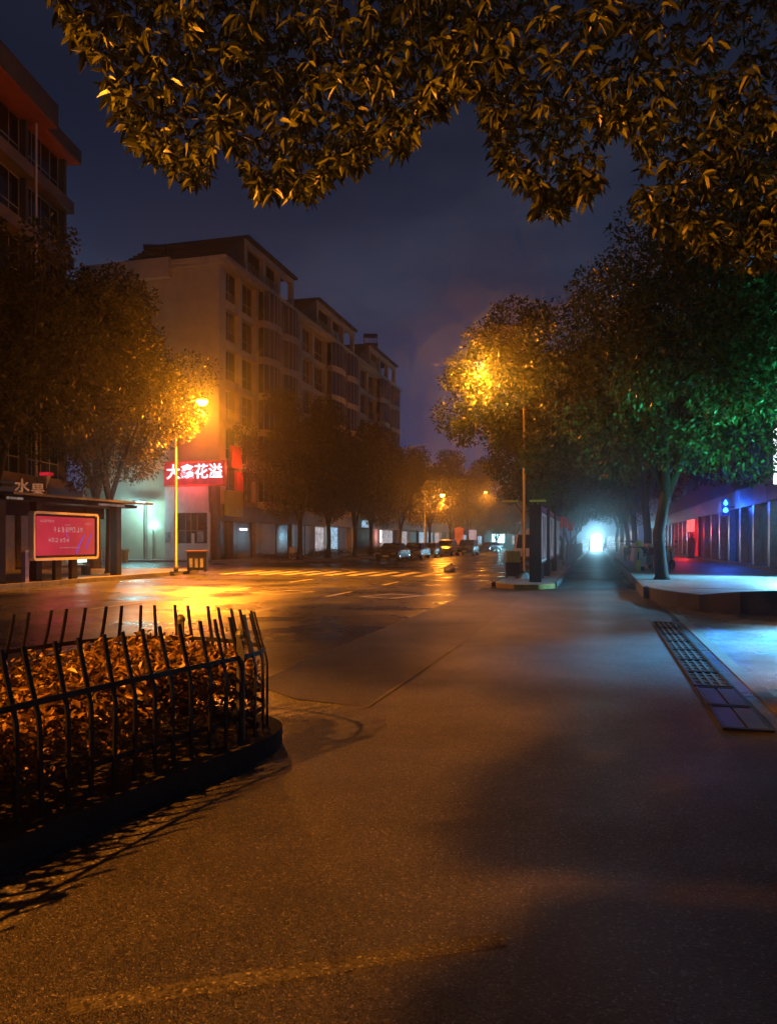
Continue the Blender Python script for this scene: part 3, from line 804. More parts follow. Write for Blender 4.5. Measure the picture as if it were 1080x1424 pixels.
# gatehouse under the LED sign
gh = thing('gatehouse', 'white tiled gatehouse with dark windows and notices under the red LED sign', 'gatehouse', (-30.3, 53.1, .15))
b = MB(); b.bb(-2.0, 1.75, -.1, .45, 0, 1.25); b.bb(-2.0, -1.2, -.1, .45, 1.25, 3.6); b.bb(-2.0, 1.75, -.1, .45, 3.6, 5.6); b.bb(1.62, 1.75, -.1, .45, 1.25, 3.6); b.build('wall', M['wall_white'], gh)
b = MB(); b.bb(-1.2, 1.62, .25, .3, 1.25, 3.6); b.build('window', M['glass_dark'], gh)
b = MB()
for x in (-.35, .1, .62): b.bb(x-.035, x+.035, .16, .24, 1.25, 3.6)
b.bb(-1.2, 1.62, .17, .23, 2.2, 2.28); b.build('window_frame', M['brown'], gh)
for x, w, z, m in ((-1.75,.42,1.7,M['poster']), (.3,.25,1.6,M['wall_white']), (.95,.5,1.75,M['poster'])):
    b = MB(); b.bb(x-w/2, x+w/2, -.135 if x < -1 else .12, -.11 if x < -1 else .14, z-.4, z+.42); b.build('notice', m, gh)
b = MB(); b.bb(1.76, 1.92, -.2, -.06, .1, 3.6); b.build('downpipe', M['white_frame'], gh)
b = MB(); b.bb(-2.1, 2.9, -.25, .45, -.12, 0); b.build('step', M['kerb'], gh)
b = MB(); b.bb(1.95, 2.45, -.05, .45, 0, 5.6); b.build('pillar', M['brown'], gh)

# courtyard beside the gatehouse
yw = thing('courtyard_wall', 'tall plain courtyard wall lit cyan behind the white barrier', 'wall', (-45, 54.5, .15))
b = MB(); b.bb(0, 8.2, -.7, -.5, 0, 4.6); b.build('panel', M['wall_white'], yw)
b = MB(); b.bb(-.1, 8.3, -.75, -.45, 4.6, 4.75); b.build('coping', M['kerb'], yw)
for k in range(4): b = MB(); b.bb(1+k*2.1, 1.2+k*2.1, -.82, -.705, 0, 4.6); b.build('pier', M['wall_white'], yw)
fl = thing('floodlight', 'cyan white floodlight glowing on a bracket over the courtyard', 'floodlight', (-34.3, 52.6, 0))
b = MB(); b.tube([(0,.7,.15),(0,.7,4.5),(0,.1,4.75)], .06); b.build('bracket', M['dark_metal'], fl)
b = MB(); b.bb(-.45,.45,-.2,.2,4.62,4.74); b.build('housing', M['dark_metal'], fl)
b = MB(); b.bb(-.4,.4,-.28,.16,4.50,4.615); b.build('lens', E_['cyan'], fl)
fl = thing('floodlight', 'small pale courtyard lamp lower and right of the cyan floodlight', 'floodlight', (-33.6, 53.4, 0))
b = MB(); b.tube([(0,.05,.15),(0,.05,2.6)], .04); b.build('bracket', M['dark_metal'], fl)
b = MB(); b.bb(-.22,.22,-.1,.1,2.6,2.95); b.build('lens', E_['cyan'], fl)
bf = thing('barrier_fence', 'white picket barrier across the courtyard entrance', 'barrier', (-36.6, 49.2, .0))
for k in range(17):
    b = MB(); b.bb(-2.3+k*.28, -2.22+k*.28, -.03, .03, .1, .95); b.build('picket', M['white_frame'], bf)
for z in (.2, .86): b = MB(); b.bb(-2.4, 2.4, -.045, -.03, z, z+.08); b.build('rail', M['white_frame'], bf)
for x in (-2.42, 2.42): b = MB(); b.bb(x-.06, x+.06, -.06, .06, .0, 1.3); b.build('post', M['white_frame'], bf)
yb_ = thing('bin', 'small yellow green bin at the end of the white barrier', 'bin', (-33.6, 49.6, 0))
b = MB(); b.loft([[Vector((sx*w, sy*w*.8, z)) for sx, sy in ((-1,-1),(1,-1),(1,1),(-1,1))] for w, z in ((.2,0),(.27,.85))]); b.build('body', M['yellow_plastic'], yb_)
b = MB(); b.bb(-.3,.3,-.25,.25,.85,.95); b.build('lid', M['yellow_green'], yb_)

M['band_dark'] = mat('band_dark', (.2, .15, .13), .8, var=.25, scale=1.0)
# block at far left, turned a little toward the street
la = R(11.4)
lb = thing('apartment_building', 'tall dark block at top left with red lit eaves and loggia windows', 'building', (-27.9+.1977*32, 35.9-.980*32, 0), la, 'apartment blocks along the left of the street')
L_ = 32.0
b = MB(); b.bb(-14, -.5, 0, L_, .1, 22.3)
for k in range(9): b.bb(-.5, 0, L_-.25-k*3.9, L_-k*3.9, 4.5, 22.3)
b.build('wall', M['wall_grey'], lb)
for k in range(6):
    z = 4.2+k*3.05
    b = MB(); b.bb(-.5, .35, -.2, L_+.15, z, z+.62); b.build('balcony_band', M['band_dark'], lb)
cells = []
for k in range(8):
    y1 = L_-.26-k*3.9; y0 = y1-3.62
    for j in range(6):
        z = 4.85+j*3.05; cells.append((y0, y1, z, z+2.38))
window_parts(lb, cells, -.35, {})
b = MB(); b.bb(-14, 1.1, -1, L_-3.2, 22.32, 22.40); b.bb(-14, .5, L_-3.2, L_+.55, 22.32, 22.40); b.build('soffit', M['soffit'], lb)
b = MB(); b.bb(-14, 1.15, -1.1, L_-3.15, 22.405, 23.5); b.bb(-14, .55, L_-3.15, L_+.6, 22.405, 23.1); b.build('eave', M['wall_grey'], lb)
b = MB(); b.add([(1.1,-1,23.51),(1.1,L_-3.2,23.51),(-6,L_-4,26),(-6,-1,26)], [(0,1,2,3)]); b.build('roof', M['roof'], lb)
for y in (L_-3.95, L_-7.85): b = MB(); b.tube([(.42, y, 4), (.42, y, 22.2)], .06); b.build('downpipe', M['white_frame'], lb)
# its fruit shop front
b = MB(); b.bb(-.4, .9, 0, L_, 3.2, 4.3); b.build('fascia', M['dark_metal'], lb)
for k in range(7):
    b = MB(); b.bb(-.45, -.2, L_-4.2-k*4.3, L_-.5-k*4.3, .15, 3.1); b.build('shutter', M['shutter'], lb)
fsn = thing('shop_sign', 'warm beige fruit shop characters standing on the dark shop front', 'sign', (0,0,0))
wm = lb.matrix_basis.copy()
pa, pb = at(30, 676, 36.5), at(46, 680, 38.6)
lettering('水', .62, at(31, 677, 34.0), (R(90), 0, R(48)), E_['letters_warm'], fsn, .03, .012)
lettering('果', .60, at(53, 682, 35.0), (R(90), 0, R(48)), E_['letters_warm'], fsn, .03, .012)
b = MB(); p0, p1 = at(2, 700, 32.8), at(70, 688, 36.3); b.tube([(p0.x, p0.y, 4.0), (p1.x, p1.y, 4.0)], .05); b.build('bracket', M['dark_metal'], fsn)
for px in (31, 53): 
    p = at(px, 690, 34.0 if px == 31 else 35.0); b = MB(); b.tube([(p.x-.05, p.y, 4.0), (p.x-.05, p.y, 4.5)], .03); b.build('bracket', M['dark_metal'], fsn)
bn = thing('lantern', 'small red topped pale pennant lamp beside the fruit shop characters', 'lantern', at(65, 660, 37))
b = MB(); b.loft([[Vector((sx*w, sy*w, z)) for sx, sy in ((-1,-1),(1,-1),(1,1),(-1,1))] for w, z in ((.05,-.45),(.14,-.05))]); b.build('shade', M['wall_white'], bn)
b = MB(); b.bb(-.24,.24,-.2,.2,-.05,.1); b.build('cap', E_['red_glow'], bn)
b = MB(); b.tube([(0,0,.1),(0,0,.5),(-1.2,.2,.55)], .02, 6); b.build('bracket', M['dark_metal'], bn)
b = MB(); b.tube([(0,0,-.45),(0,0,-1.3)], .025, 6); b.build('tassel', M['wall_white'], bn)

# ================================================================== BUS SHELTER (left)
sh = thing('bus_shelter', 'dark bus shelter with thin flat roof and bench beside the red screen', 'bus shelter', (-19.6, 21.0, .15))
b = MB(); b.prof([(-1.75,3.12),(.75,3.02),(.75,3.1),(-1.75,3.24)], .6, 9.0); b.build('roof', M['steel'], sh)
b = MB(); b.bb(-1.6,.2, .8, 8.6, 2.86, 3.0); b.bb(-1.5,-1.38,.9,8.5,2.4,2.86); b.build('header', M['dark_metal'], sh)
for y, w in ((.75,.34),(2.55,.28),(7.35,.34)):
    b = MB(); b.bb(-.16,.16,y-w/2,y+w/2,0,2.9); b.build('column', M['dark_metal'], sh, bevel=.02)
for y, w in ((1.0,.25),(7.3,.3)): b = MB(); b.bb(-1.55,-1.3,y-w/2,y+w/2,0,2.9); b.build('column', M['dark_metal'], sh)
b = MB(); b.bb(-1.47,-1.43,5.4,7.1,.4,2.75); b.build('glass_panel', M['poster'], sh)
b = MB(); b.bb(-1.42,-1.2,6.35,7.05,.55,1.75); b.build('lightbox', E_['white_box'], sh)
b = MB(); b.bb(-1.44,-1.2,1.4,2.3,.95,2.5); b.build('timetable', M['poster'], sh)
b = MB(); b.bb(-1.1,-.7,2.8,6.6,.42,.47)
b.build('bench_seat', M['steel'], sh)
for y in (3.4, 5.9): b = MB(); b.bb(-.98,-.82,y-.07,y+.07,0,.42); b.build('bench_leg', M['dark_metal'], sh)
for k in range(8): b = MB(); b.bb(.2,.24,.9+k*.16,1.0+k*.16,2.88,2.96); b.build('lettering', E_['dim_letters'], sh) if k < 5 else None
for k in range(9): b = MB(); b.bb(.2,.24,5.9+k*.2,6.04+k*.2,2.88,2.97); b.build('lettering', E_['dim_letters'], sh)

sc = thing('led_screen', 'large red lit advertising screen in a rounded pale frame beside the shelter', 'screen', (-19.12, 24.55, .15))
b = MB()
hw, hh, r_ = 1.82, .88, .14
def rr(hw, hh, r):
    return [(cx*(hw-r)+r*math.cos(R(a+q)), cz*(hh-r)+r*math.sin(R(a+q))) for cx, cz, a in ((1,1,0),(-1,1,90),(-1,-1,180),(1,-1,270)) for q in (0,30,60,90)]
o1, o2 = rr(hw, hh, r_), rr(hw-.09, hh-.09, .07)
n = len(o1); zc = 1.62
vs = [(.12, p[0], p[1]+zc) for p in o1]+[(.12, p[0], p[1]+zc) for p in o2]+[(-.12, p[0], p[1]+zc) for p in o1]+[(.06, p[0], p[1]+zc) for p in o2]
b.add(vs, [(i, (i+1) % n, n+(i+1) % n, n+i) for i in range(n)]+[(2*n+i, 2*n+(i+1) % n, (i+1) % n, i) for i in range(n)]+[(n+i, n+(i+1) % n, 3*n+(i+1) % n, 3*n+i) for i in range(n)]+[tuple(range(3*n-1, 2*n-1, -1))])
b.build('frame', M['white_frame'], sc)
b = MB(); b.bb(-.05,.055,-1.73,1.73,zc-.79,zc+.79); b.build('bezel', M['dark_metal'], sc)
b = MB(); b.bb(.056,.07,-1.62,1.62,zc-.70,zc+.71); b.build('display', E_['screen'], sc)
b = MB(); rg = random.Random(4)
def glyphs(y0, y1, z, h, ch):
    y = y0
    while y < y1:
        w = ch*rg.uniform(.7, 1.0)
        for _ in range(3): zz = z+rg.uniform(-h/2, h/2-.02); b.bb(.0712,.073,y,y+w*rg.uniform(.5,1),zz,zz+h*.14)
        for _ in range(2): yy = y+rg.uniform(0, w-.015); b.bb(.0714,.0732,yy,yy+h*.12,z-h/2,z+h/2*rg.uniform(.4,1))
        y += ch*1.12
glyphs(-1.42,-.8,zc+.55,.10,.11); glyphs(1.05,1.45,zc+.48,.09,.1); glyphs(-.72,.98,zc+.24,.19,.19); glyphs(-1.0,-.55,zc-.14,.17,.16); glyphs(-.4,.1,zc-.14,.17,.16); glyphs(-.4,.75,zc-.42,.06,.08); glyphs(-.1,.2,zc+.42,.05,.07)
b.build('lettering', E_['screen_white'], sc)
b = MB()
for y0, z0, y1, z1, w in ((.55,-.66,1.0,.05,.05),(1.12,-.5,1.45,.12,.04),(-.05,.15,.1,-.1,.02)):
    n_ = 8
    pts = [(y0+(y1-y0)*t, z0+(z1-z0)*t**.7) for t in [i/n_ for i in range(n_+1)]]
    for p, q in zip(pts, pts[1:]): b.add([(.0706,p[0]-w,p[1]+zc),(.0706,p[0]+w,p[1]+zc),(.0706,q[0]+w*1.2,q[1]+zc),(.0706,q[0]-w*1.2,q[1]+zc)], [(0,1,2,3)])
b.build('swoosh', E_['screen_violet'], sc)
for y in (-.45, .45): b = MB(); b.bb(-.1,.05,y-.16,y+.16,0,.75); b.build('leg', M['dark_metal'], sc)
pp = thing('bollard', 'slim violet grey marker post on the pavement before the shelter', 'bollard', (-19.25, 22.6, .15))
b = MB(); b.bb(-.09,.09,-.09,.09,0,1.05); b.build('body', mat('violet_post', (.32,.3,.5), .5), pp); b = MB(); b.bb(-.1,.1,-.1,.1,1.05,1.12); b.build('cap', M['white_frame'], pp)

# ================================================================== STREET LAMPS
def lamp_post(label, loc, h, arm, head_z, heading, group='street lamps', lit=True, r=.072):
    o = thing('street_lamp', label, 'street lamp', loc, heading, group)
    b = MB(); b.tube([(0,0,0),(0,0,.3),(0,0,.31),(0,0,h)], [.11,.11,r,r*.6], 12); b.build('pole', M['steel'], o, smooth=True)
    b = MB(); b.bb(-.2,.2,-.2,.2,0,.04); b.build('base_plate', M['dark_metal'], o)
    if arm:
        b = MB(); b.tube([(0,0,h-.55),(arm*.5,0,h-.25),(arm,0,head_z)], [.035,.03,.028], 8); b.tube([(0,0,h-1.0),(arm*.35,0,h-.36)], .018, 6); b.build('arm', M['steel'], o, smooth=True)
        b = MB(); rings = []
        for x, w, t in ((0,.05,.04),(.15,.12,.08),(.45,.15,.09),(.68,.06,.05)):
            rings.append([Vector((arm+x, w*math.cos(2*math.pi*k/10), head_z+.03+t*math.sin(2*math.pi*k/10))) for k in range(10)])
        b.loft(rings); b.build('lamp_head', M['steel'], o, smooth=True)
        b = MB(); b.lathe((arm+.4, 0, head_z-.10), [(.04,-.2),(.17,-.15),(.25,-.03),(.25,.05),(.06,.08)], 14); b.build('lens', E_['sodium'] if lit is True else (E_['sodium_far'] if lit == 2 else E_['sodium_dim']), o, smooth=True)
    return o
LA = at(245, 793, 35.4); LA.z = .15
lamp_post('tall lit sodium street lamp standing on the kerb left of the double bin', LA, 8.0, 1.05, 7.85, R(-8))
LB = at(728, 803, 29.6); LB.z = .15
o = lamp_post('street lamp in the median tree with two low side wings on its pole', LB, 8.4, 1.35, 8.42, R(182), lit=0)
for s in (-1, 1):
    b = MB(); b.box((s*.52, 0, 2.98), (.62, .34, .07)); b.build('wing', M['yellow_plastic'], o, bevel=.02)
    b = MB(); b.tube([(s*.04,0,2.5),(s*.35,0,2.93)], .03, 6); b.build('bracket', M['steel'], o)
b = MB(); b.lathe((.0,-.05,.0), [(.34,0),(.3,.1),(.16,.2),(.1,.22)], 9); b.build('footing', M['wall_white'], o)
lamp_post('lit sodium street lamp far down the left row above parked cars', Vector((-18.6, 84, .15)), 6.6, 1.6, 6.6, 0, lit=2)
lamp_post('lit sodium street lamp farthest away among the dark left trees', Vector((-18.6, 118, .15)), 9.0, 1.6, 9.0, 0, lit=2)
lamp_post('street lamp behind the viewer lighting the fenced hedge', Vector((-5.2, -2.6, 0)), 9.0, 2.6, 8.9, R(165), lit=0)

# ================================================================== STREET FURNITURE
bn_ = thing('litter_bin', 'dark double litter bin with pale slots at the pavement corner', 'bin', (*at(275, 795, 36.4).xy, .15), R(14))
b = MB(); b.bb(-.46,.46,-.22,.22,.06,.92); b.build('body', M['dark_metal'], bn_, bevel=.03)
b = MB(); b.bb(-.5,.5,-.26,.26,.92,1.0); b.build('lid', M['brown'], bn_, bevel=.02)
for x in (-.25,.0,.25): b = MB(); b.bb(x-.07,x+.07,-.235,-.222,.2,.62); b.build('slot', M['poster'], bn_)
for x in (-.38,.38): b = MB(); b.bb(x-.05,x+.05,-.15,.15,0,.06); b.build('foot', M['dark_metal'], bn_)
wb = thing('utility_marker', 'small white box post at kerb before the tree row', 'marker post', (*at(407, 779, 60).xy, .0))
b = MB(); b.bb(-.25,.25,-.12,.12,.15,1.1); b.build('body', M['plastic_white'], wb, bevel=.03); b = MB(); b.bb(-.28,.28,-.15,.15,0,.15); b.build('base', M['kerb'], wb)
cab = thing('cabinet', 'roadside cabinet with dark lower door and yellow lit top beside median lamp', 'cabinet', (*at(713, 803, 29.8).xy, .15), R(8))
b = MB(); b.bb(-.27,.27,-.2,.2,.62,1.05); b.build('top_panel', M['yellow_plastic'], cab, bevel=.015)
b = MB(); b.bb(-.25,.25,-.18,.18,.08,.62); b.build('door', M['dark_metal'], cab)
for x in (-.27,.27): b = MB(); b.bb(x-.025,x+.025,-.21,.21,0,.62); b.build('leg', M['steel'], cab)
def notice_board(y0, ln, label, tint):
    o = thing('notice_board', label, 'notice board', (-1.95, y0, .15), 0, 'notice boards on the median')
    b = MB(); b.bb(-.36,.06,0,.18,0,2.72); b.build('side_panel', M['dark_metal'], o, bevel=.01)
    b = MB(); b.bb(-.30,.05,.18,ln,2.5,2.68); b.build('header', M['dark_metal'], o)
    b = MB(); b.bb(-.28,.02,.18,ln,.62,2.5); b.build('case', M['dark_metal'], o)
    b = MB(); b.bb(.021,.034,.34,ln-.16,.78,2.36); b.build('poster', tint, o)
    b = MB()
    for (a, c, e, f) in ((.26,ln-.08,2.36,2.44),(.26,ln-.08,.70,.78),(.26,.34,.78,2.36),(ln-.16,ln-.08,.78,2.36)): b.bb(.02,.06,a,c,e,f)
    b.build('frame', M['white_frame'], o)
    b = MB(); b.bb(-.15,-.05,ln-.35,ln-.2,0,.62); b.build('leg', M['steel'], o)
notice_board(27.4, 3.0, 'nearest dark notice board with pale framed poster facing the cycle path', E_['poster_glow'])
notice_board(32.2, 3.4, 'second dark notice board along the cycle path, behind the nearest', E_['poster_glow'])
notice_board(37.6, 3.2, 'third notice board tinted blue along the cycle path, beyond the second', E_['poster_glow'])
hd = thing('hoarding', 'low blue hoarding along the left edge of the cycle path', 'hoarding', (-1.6, 43, .15))
for k in range(18):
    b = MB(); b.bb(-.04,.0,k*2.5+.02,k*2.5+2.48,.08,1.15); b.build('panel', M['blue_hoard'], hd)
    b = MB(); b.bb(-.05,.03,k*2.5-.02,k*2.5+.02,0,1.2); b.build('post', M['steel'], hd)
for k, y in enumerate((46, 58)):
    o = thing('sign_pole', ('thin steel pole rising behind the blue hoarding, near end' , 'thin steel pole rising behind the blue hoarding, farther along')[k], 'pole', (-1.9, y, .15), 0, 'poles by the hoarding')
    b = MB(); b.tube([(0,0,0),(0,0,2.9)], .05); b.build('pole', M['steel'], o); b = MB(); b.bb(-.2,.2,-.02,.02,2.2,2.85); b.build('plate', M['red_panel'], o)
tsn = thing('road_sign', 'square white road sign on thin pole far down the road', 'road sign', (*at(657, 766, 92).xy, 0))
b = MB(); b.tube([(0,0,0),(0,0,4.8)], .07); b.build('pole', M['steel'], tsn); b = MB(); b.bb(-.45,.45,-.09,-.06,1.7,2.9); b.build('plate', emit('sign_face_glow', (1, .7, .75), .42, .3, 2), tsn)  # plate glows faintly in place of lamp light thrown back
rk = thing('advert_column', 'orange red advertising column beyond the parked cars', 'column', (*at(638, 770, 96).xy, .0))
b = MB(); b.lathe((0,0,0), [(.62,0),(.62,.25),(.55,.26),(.55,2.9),(.65,2.92),(.65,3.1),(.2,3.3)], 18); b.build('body', emit('column_red', (1, .14, .03), .5, .4, 1.2), rk)
bag = thing('plastic_bag', 'crumpled white plastic bag lying on the zebra crossing', 'bag', (*gr(625, 794.5).xy, .0))
me = MB(); rg = random.Random(3); rings = []
for k in range(9):
    t = k/8; r = .27*math.sin(math.pi*min(.97, t*.8+.2))**.7
    rings.append([Vector((r*1.15*math.cos(a)*(1+rg.uniform(-.22,.22)), r*.8*math.sin(a)*(1+rg.uniform(-.22,.22)), .006+t*.33+rg.uniform(-.02,.02)*(k > 0))) for a in [2*math.pi*j/14 for j in range(14)]])
me.loft(rings); me.build('body', M['plastic_white'], bag)
b = MB(); b.tube([(.03,0,.32),(.10,.03,.42),(.18,.0,.38)], [.06,.04,.015], 7); b.build('handle', M['plastic_white'], bag)

# drain
M['drain_bar'] = mat('drain_bar', (.07,.065,.06), .55, .2, var=.3, scale=12)
for k in range(9):
    y = 15.35 - k*.98 if k < 7 else 8.45 - (k-7)*.98
    lab = ('slotted iron drain grate in the channel at the path edge' if k < 7 else 'smooth steel drain cover shining blue at near end of the channel')
    o = thing('drain_grate' if k < 7 else 'drain_cover', lab, 'drain', (1.22, y, 0), 0, 'slotted drain grates' if k < 7 else 'smooth drain covers')
    b = MB()
    for (x0, x1, y0, y1) in ((-.2,.2,-.475,-.44),(-.2,.2,.44,.475),(-.2,-.17,-.44,.44),(.17,.2,-.44,.44)): b.bb(x0, x1, y0, y1, .006, .026)
    b.build('frame', M['iron'], o)
    if k < 7:
        b = MB()
        for j in range(5): b.bb(-.18+.09*j-.016,-.18+.09*j+.016,-.42,.42,.006,.022)
        for yy in (-.2,.05,.28): b.bb(-.18,.18,yy-.02,yy+.02,.005,.020)
        b.build('bars', M['drain_bar'], o)
        b = MB(); b.bb(-.18,.18,-.42,.42,.005,.008); b.build('channel', M['rubber'], o)
    else:
        b = MB(); b.bb(-.17,-.01,-.41,.41,.006,.022); b.bb(.01,.17,-.41,.41,.006,.0225); b.build('plate', mat('wet_steel', (.10,.10,.12), .42, .6, var=.2, scale=6, bump=.15, bscale=14), o)
sheet('drain_channel', [(.98,-12),(1.46,-12),(1.46,26),(.98,26)], .0045, M['asphalt_dark'])

# ================================================================== VEHICLES
def sect(x, w, zs):        # ring for body loft: half width profile at station x (length axis = x), zs: [(y frac, z)...]
    return [Vector((x, y*w, z)) for y, z in zs]
def make_car(name, label, cat, loc, rz, col, suv=False, group=None):
    o = thing(name, label, cat, loc, rz, group)
    pm = mat('car_paint', col, .28, .35, var=.06, scale=2, coat=.6)
    H = 1.0 if not suv else 1.14; zb = .24 if not suv else .3
    st = [(-2.3,.62,.46,.62),(-2.22,.80,.36,.74),(-1.9,.88,.28,.84),(-1.2,.905,.25,.93),(0,.91,.25,.95),(1.2,.905,.25,.96),(1.9,.88,.28,.95),(2.2,.82,.36,.90),(2.28,.66,.46,.78)]
    rings = []
    for x, w, z0, z1 in st:
        z0 *= 1.0 if not suv else 1.2; z1 *= H
        m_ = (z0+z1)/2
        rings.append([Vector((x, y*w, z)) for y, z in ((-.78,z0),(-1,z0+.12),(-1.0,m_+.02),(-.96,z1-.07),(-.80,z1),(.80,z1),(.96,z1-.07),(1.0,m_+.02),(1,z0+.12),(.78,z0))])
    b = MB(); b.loft(rings)
    rt = (1.43 if not suv else 1.72)
    cab = ([(-1.15,.78,.0),(-.35,.66,1.0),(.75,.64,1.0),(1.65,.74,.0)] if not suv else [(-1.15,.80,.0),(-.5,.70,1.0),(1.5,.68,1.0),(2.1,.78,.0)])
    zl = .93*H
    top = [Vector((x, y*w, zl+(rt-zl)*t)) for x, w, t in cab for y in (-1, 1)]
    # roof and pillars as paint, glass set just inside
    b.add([(cab[1][0], -cab[1][1], rt), (cab[2][0], -cab[2][1], rt), (cab[2][0], cab[2][1], rt), (cab[1][0], cab[1][1], rt),
           (cab[1][0]-.12, -cab[1][1]-.02, rt-.07), (cab[2][0]+.12, -cab[2][1]-.02, rt-.07), (cab[2][0]+.12, cab[2][1]+.02, rt-.07), (cab[1][0]-.12, cab[1][1]+.02, rt-.07)],
          [(0,1,2,3), (4,5,1,0), (5,6,2,1), (6,7,3,2), (7,4,0,3), (7,6,5,4)])
    for s in (-1, 1):
        for (a, c) in ((0, 1), (3, 2)):
            b.tube([(cab[a][0], s*cab[a][1], zl-.02), (cab[c][0], s*cab[c][1], rt-.04)], .035, 6)
        b.tube([(.2, s*.775, zl-.02), (.18, s*.66, rt-.04)], .03, 6)
    b.build('body', pm, o, smooth=False, bevel=.025)
    g = MB(); q = .97
    g.loft([[Vector((x, y*w*q, z)) for (x, w, z, y) in ((cab[0][0], cab[0][1], zl-.01, -1), (cab[3][0], cab[3][1], zl-.01, -1), (cab[3][0], cab[3][1], zl-.01, 1), (cab[0][0], cab[0][1], zl-.01, 1))],
            [Vector((x, y*w*q, z)) for (x, w, z, y) in ((cab[1][0], cab[1][1], rt-.05, -1), (cab[2][0], cab[2][1], rt-.05, -1), (cab[2][0], cab[2][1], rt-.05, 1), (cab[1][0], cab[1][1], rt-.05, 1))]])
    g.build('glass', M['glass_dark'], o)
    for x in (-1.42, 1.38):
        for s in (-1, 1):
            w = MB(); Mx = Matrix.Rotation(R(90), 3, 'X')
            w.lathe((x, s*.80, .33), [(.2,-.1),(.31,-.11),(.33,-.06),(.33,.06),(.31,.11),(.2,.1)], 20, Mx); ww = w.build('wheel', M['rubber'], o)
            r2 = MB(); r2.lathe((x, s*.83, .33), [(.05,-.10),(.19,-.085),(.2,.0),(.19,.085),(.05,.10)], 12, Mx); r2.build('rim', M['chrome'], ww)
    for s in (-1, 1):
        l = MB(); l.box((-2.2, s*.60, .66*H), (.16, .34, .13), s*R(-12)); l.build('headlight', M['lens_off'], o, bevel=.02)
        l = MB(); l.box((2.2, s*.64, .8*H), (.14, .28, .12), s*R(12)); l.build('tail_light', M['tail_red'], o, bevel=.02)
        l = MB(); l.box((-.75, s*.99, .98*H), (.1, .18, .12)); l.build('mirror', pm, o, bevel=.02)
    l = MB(); l.box((-2.285, 0, .62*H), (.05, .7, .12)); l.build('grille', M['dark_metal'], o)
    l = MB(); l.box((-2.30, 0, .45*H), (.03, .46, .14)); l.build('number_plate', M['white_frame'], o)
    return o
NY = R(90)      # nose toward the viewer's end of the street
grp = 'cars parked along the left side'
make_car('parked_car', 'dark grey saloon parked nearest in the row under the trees', 'car', (-15.2, 57.5, 0), NY, (.07,.068,.07), group=grp)
make_car('parked_car', 'silver saloon parked second behind the dark grey saloon', 'car', (-15.3, 65.5, 0), NY, (.4,.4,.42), group=grp)
make_car('parked_car', 'pale yellow lit saloon parked between the silver one and the SUV', 'car', (-15.6, 73.0, 0), NY, (.55,.5,.4), group=grp)
make_car('parked_suv', 'white tall SUV parked behind the yellow lit saloon', 'car', (-15.5, 81.0, 0), NY, (.6,.58,.55), True, grp)
make_car('parked_suv', 'dark SUV parked to the right of the white SUV', 'car', (-13.4, 82.0, 0), NY, (.06,.06,.075), True, grp)
make_car('parked_car', 'small grey car at the far end of the lit road', 'car', (*at(682, 760, 118).xy, 0), R(60), (.3,.3,.32), group='cars far down the road')
def van():
    o = thing('van', 'white van standing on the road behind the median lamp', 'van', (-4.25, 51.0, 0), NY)
    pm = mat('van_paint', (.85,.85,.85), .35, .0, var=.06, scale=2, coat=.4); b = MB(); rings = []
    for x, w, z0, z1 in ((-2.25,.74,.4,.95),(-2.15,.82,.34,1.10),(-1.75,.85,.3,1.45),(-1.2,.84,.3,1.98),(-.8,.83,.3,2.08),(1.9,.83,.3,2.08),(2.2,.8,.36,2.0),(2.25,.76,.42,1.9)):
        rings.append([Vector((x, y*w, z)) for y, z in ((-.85,z0),(-1,z0+.1),(-1,z0+(z1-z0)*.55),(-.93,z1-.08),(-.8,z1),(.8,z1),(.93,z1-.08),(1,z0+(z1-z0)*.55),(1,z0+.1),(.85,z0))])
    b.loft(rings); b.build('body', pm, o, bevel=.03)
    b = MB(); b.add([(-2.13,-.68,1.13),(-2.13,.68,1.13),(-1.24,.64,1.98),(-1.24,-.64,1.98)], [(0,1,2,3)]); b.build('windscreen', M['glass_dark'], o, loc=(-.03,0,.012))
    for s in (-1, 1):
        b = MB(); b.bb(-1.3,-.5,s*.845,s*.86,1.2,1.8); b.bb(-.35,1.7,s*.846,s*.86,1.25,1.8); b.build('side_window', M['glass_dark'], o)
        b = MB(); b.box((-2.2, s*.62, .82), (.1,.26,.2)); b.build('headlight', M['lens_off'], o, bevel=.02)
        for x in (-1.4, 1.45):
            w = MB(); Mx = Matrix.Rotation(R(90), 3, 'X'); w.lathe((x, s*.74, .32), [(.2,-.09),(.3,-.1),(.32,-.05),(.32,.05),(.3,.1),(.2,.09)], 18, Mx); ww = w.build('wheel', M['rubber'], o)
            w = MB(); w.lathe((x, s*.77, .32), [(.05,-.1),(.18,-.08),(.18,.08),(.05,.1)], 12, Mx); w.build('rim', M['chrome'], ww)
    b = MB(); b.box((-2.27,0,.5), (.06,1.5,.22)); b.build('bumper', M['dark_metal'], o)
    b = MB(); b.box((-2.31,0,.52), (.02,.44,.13)); b.build('number_plate', M['blue_hoard'], o)
    b = MB(); b.lathe((.2,0,2.08), [(.3,0),(.3,.12),(.2,.3),(.06,.36)], 14); b.build('roof_vent', M['white_frame'], o)
van()
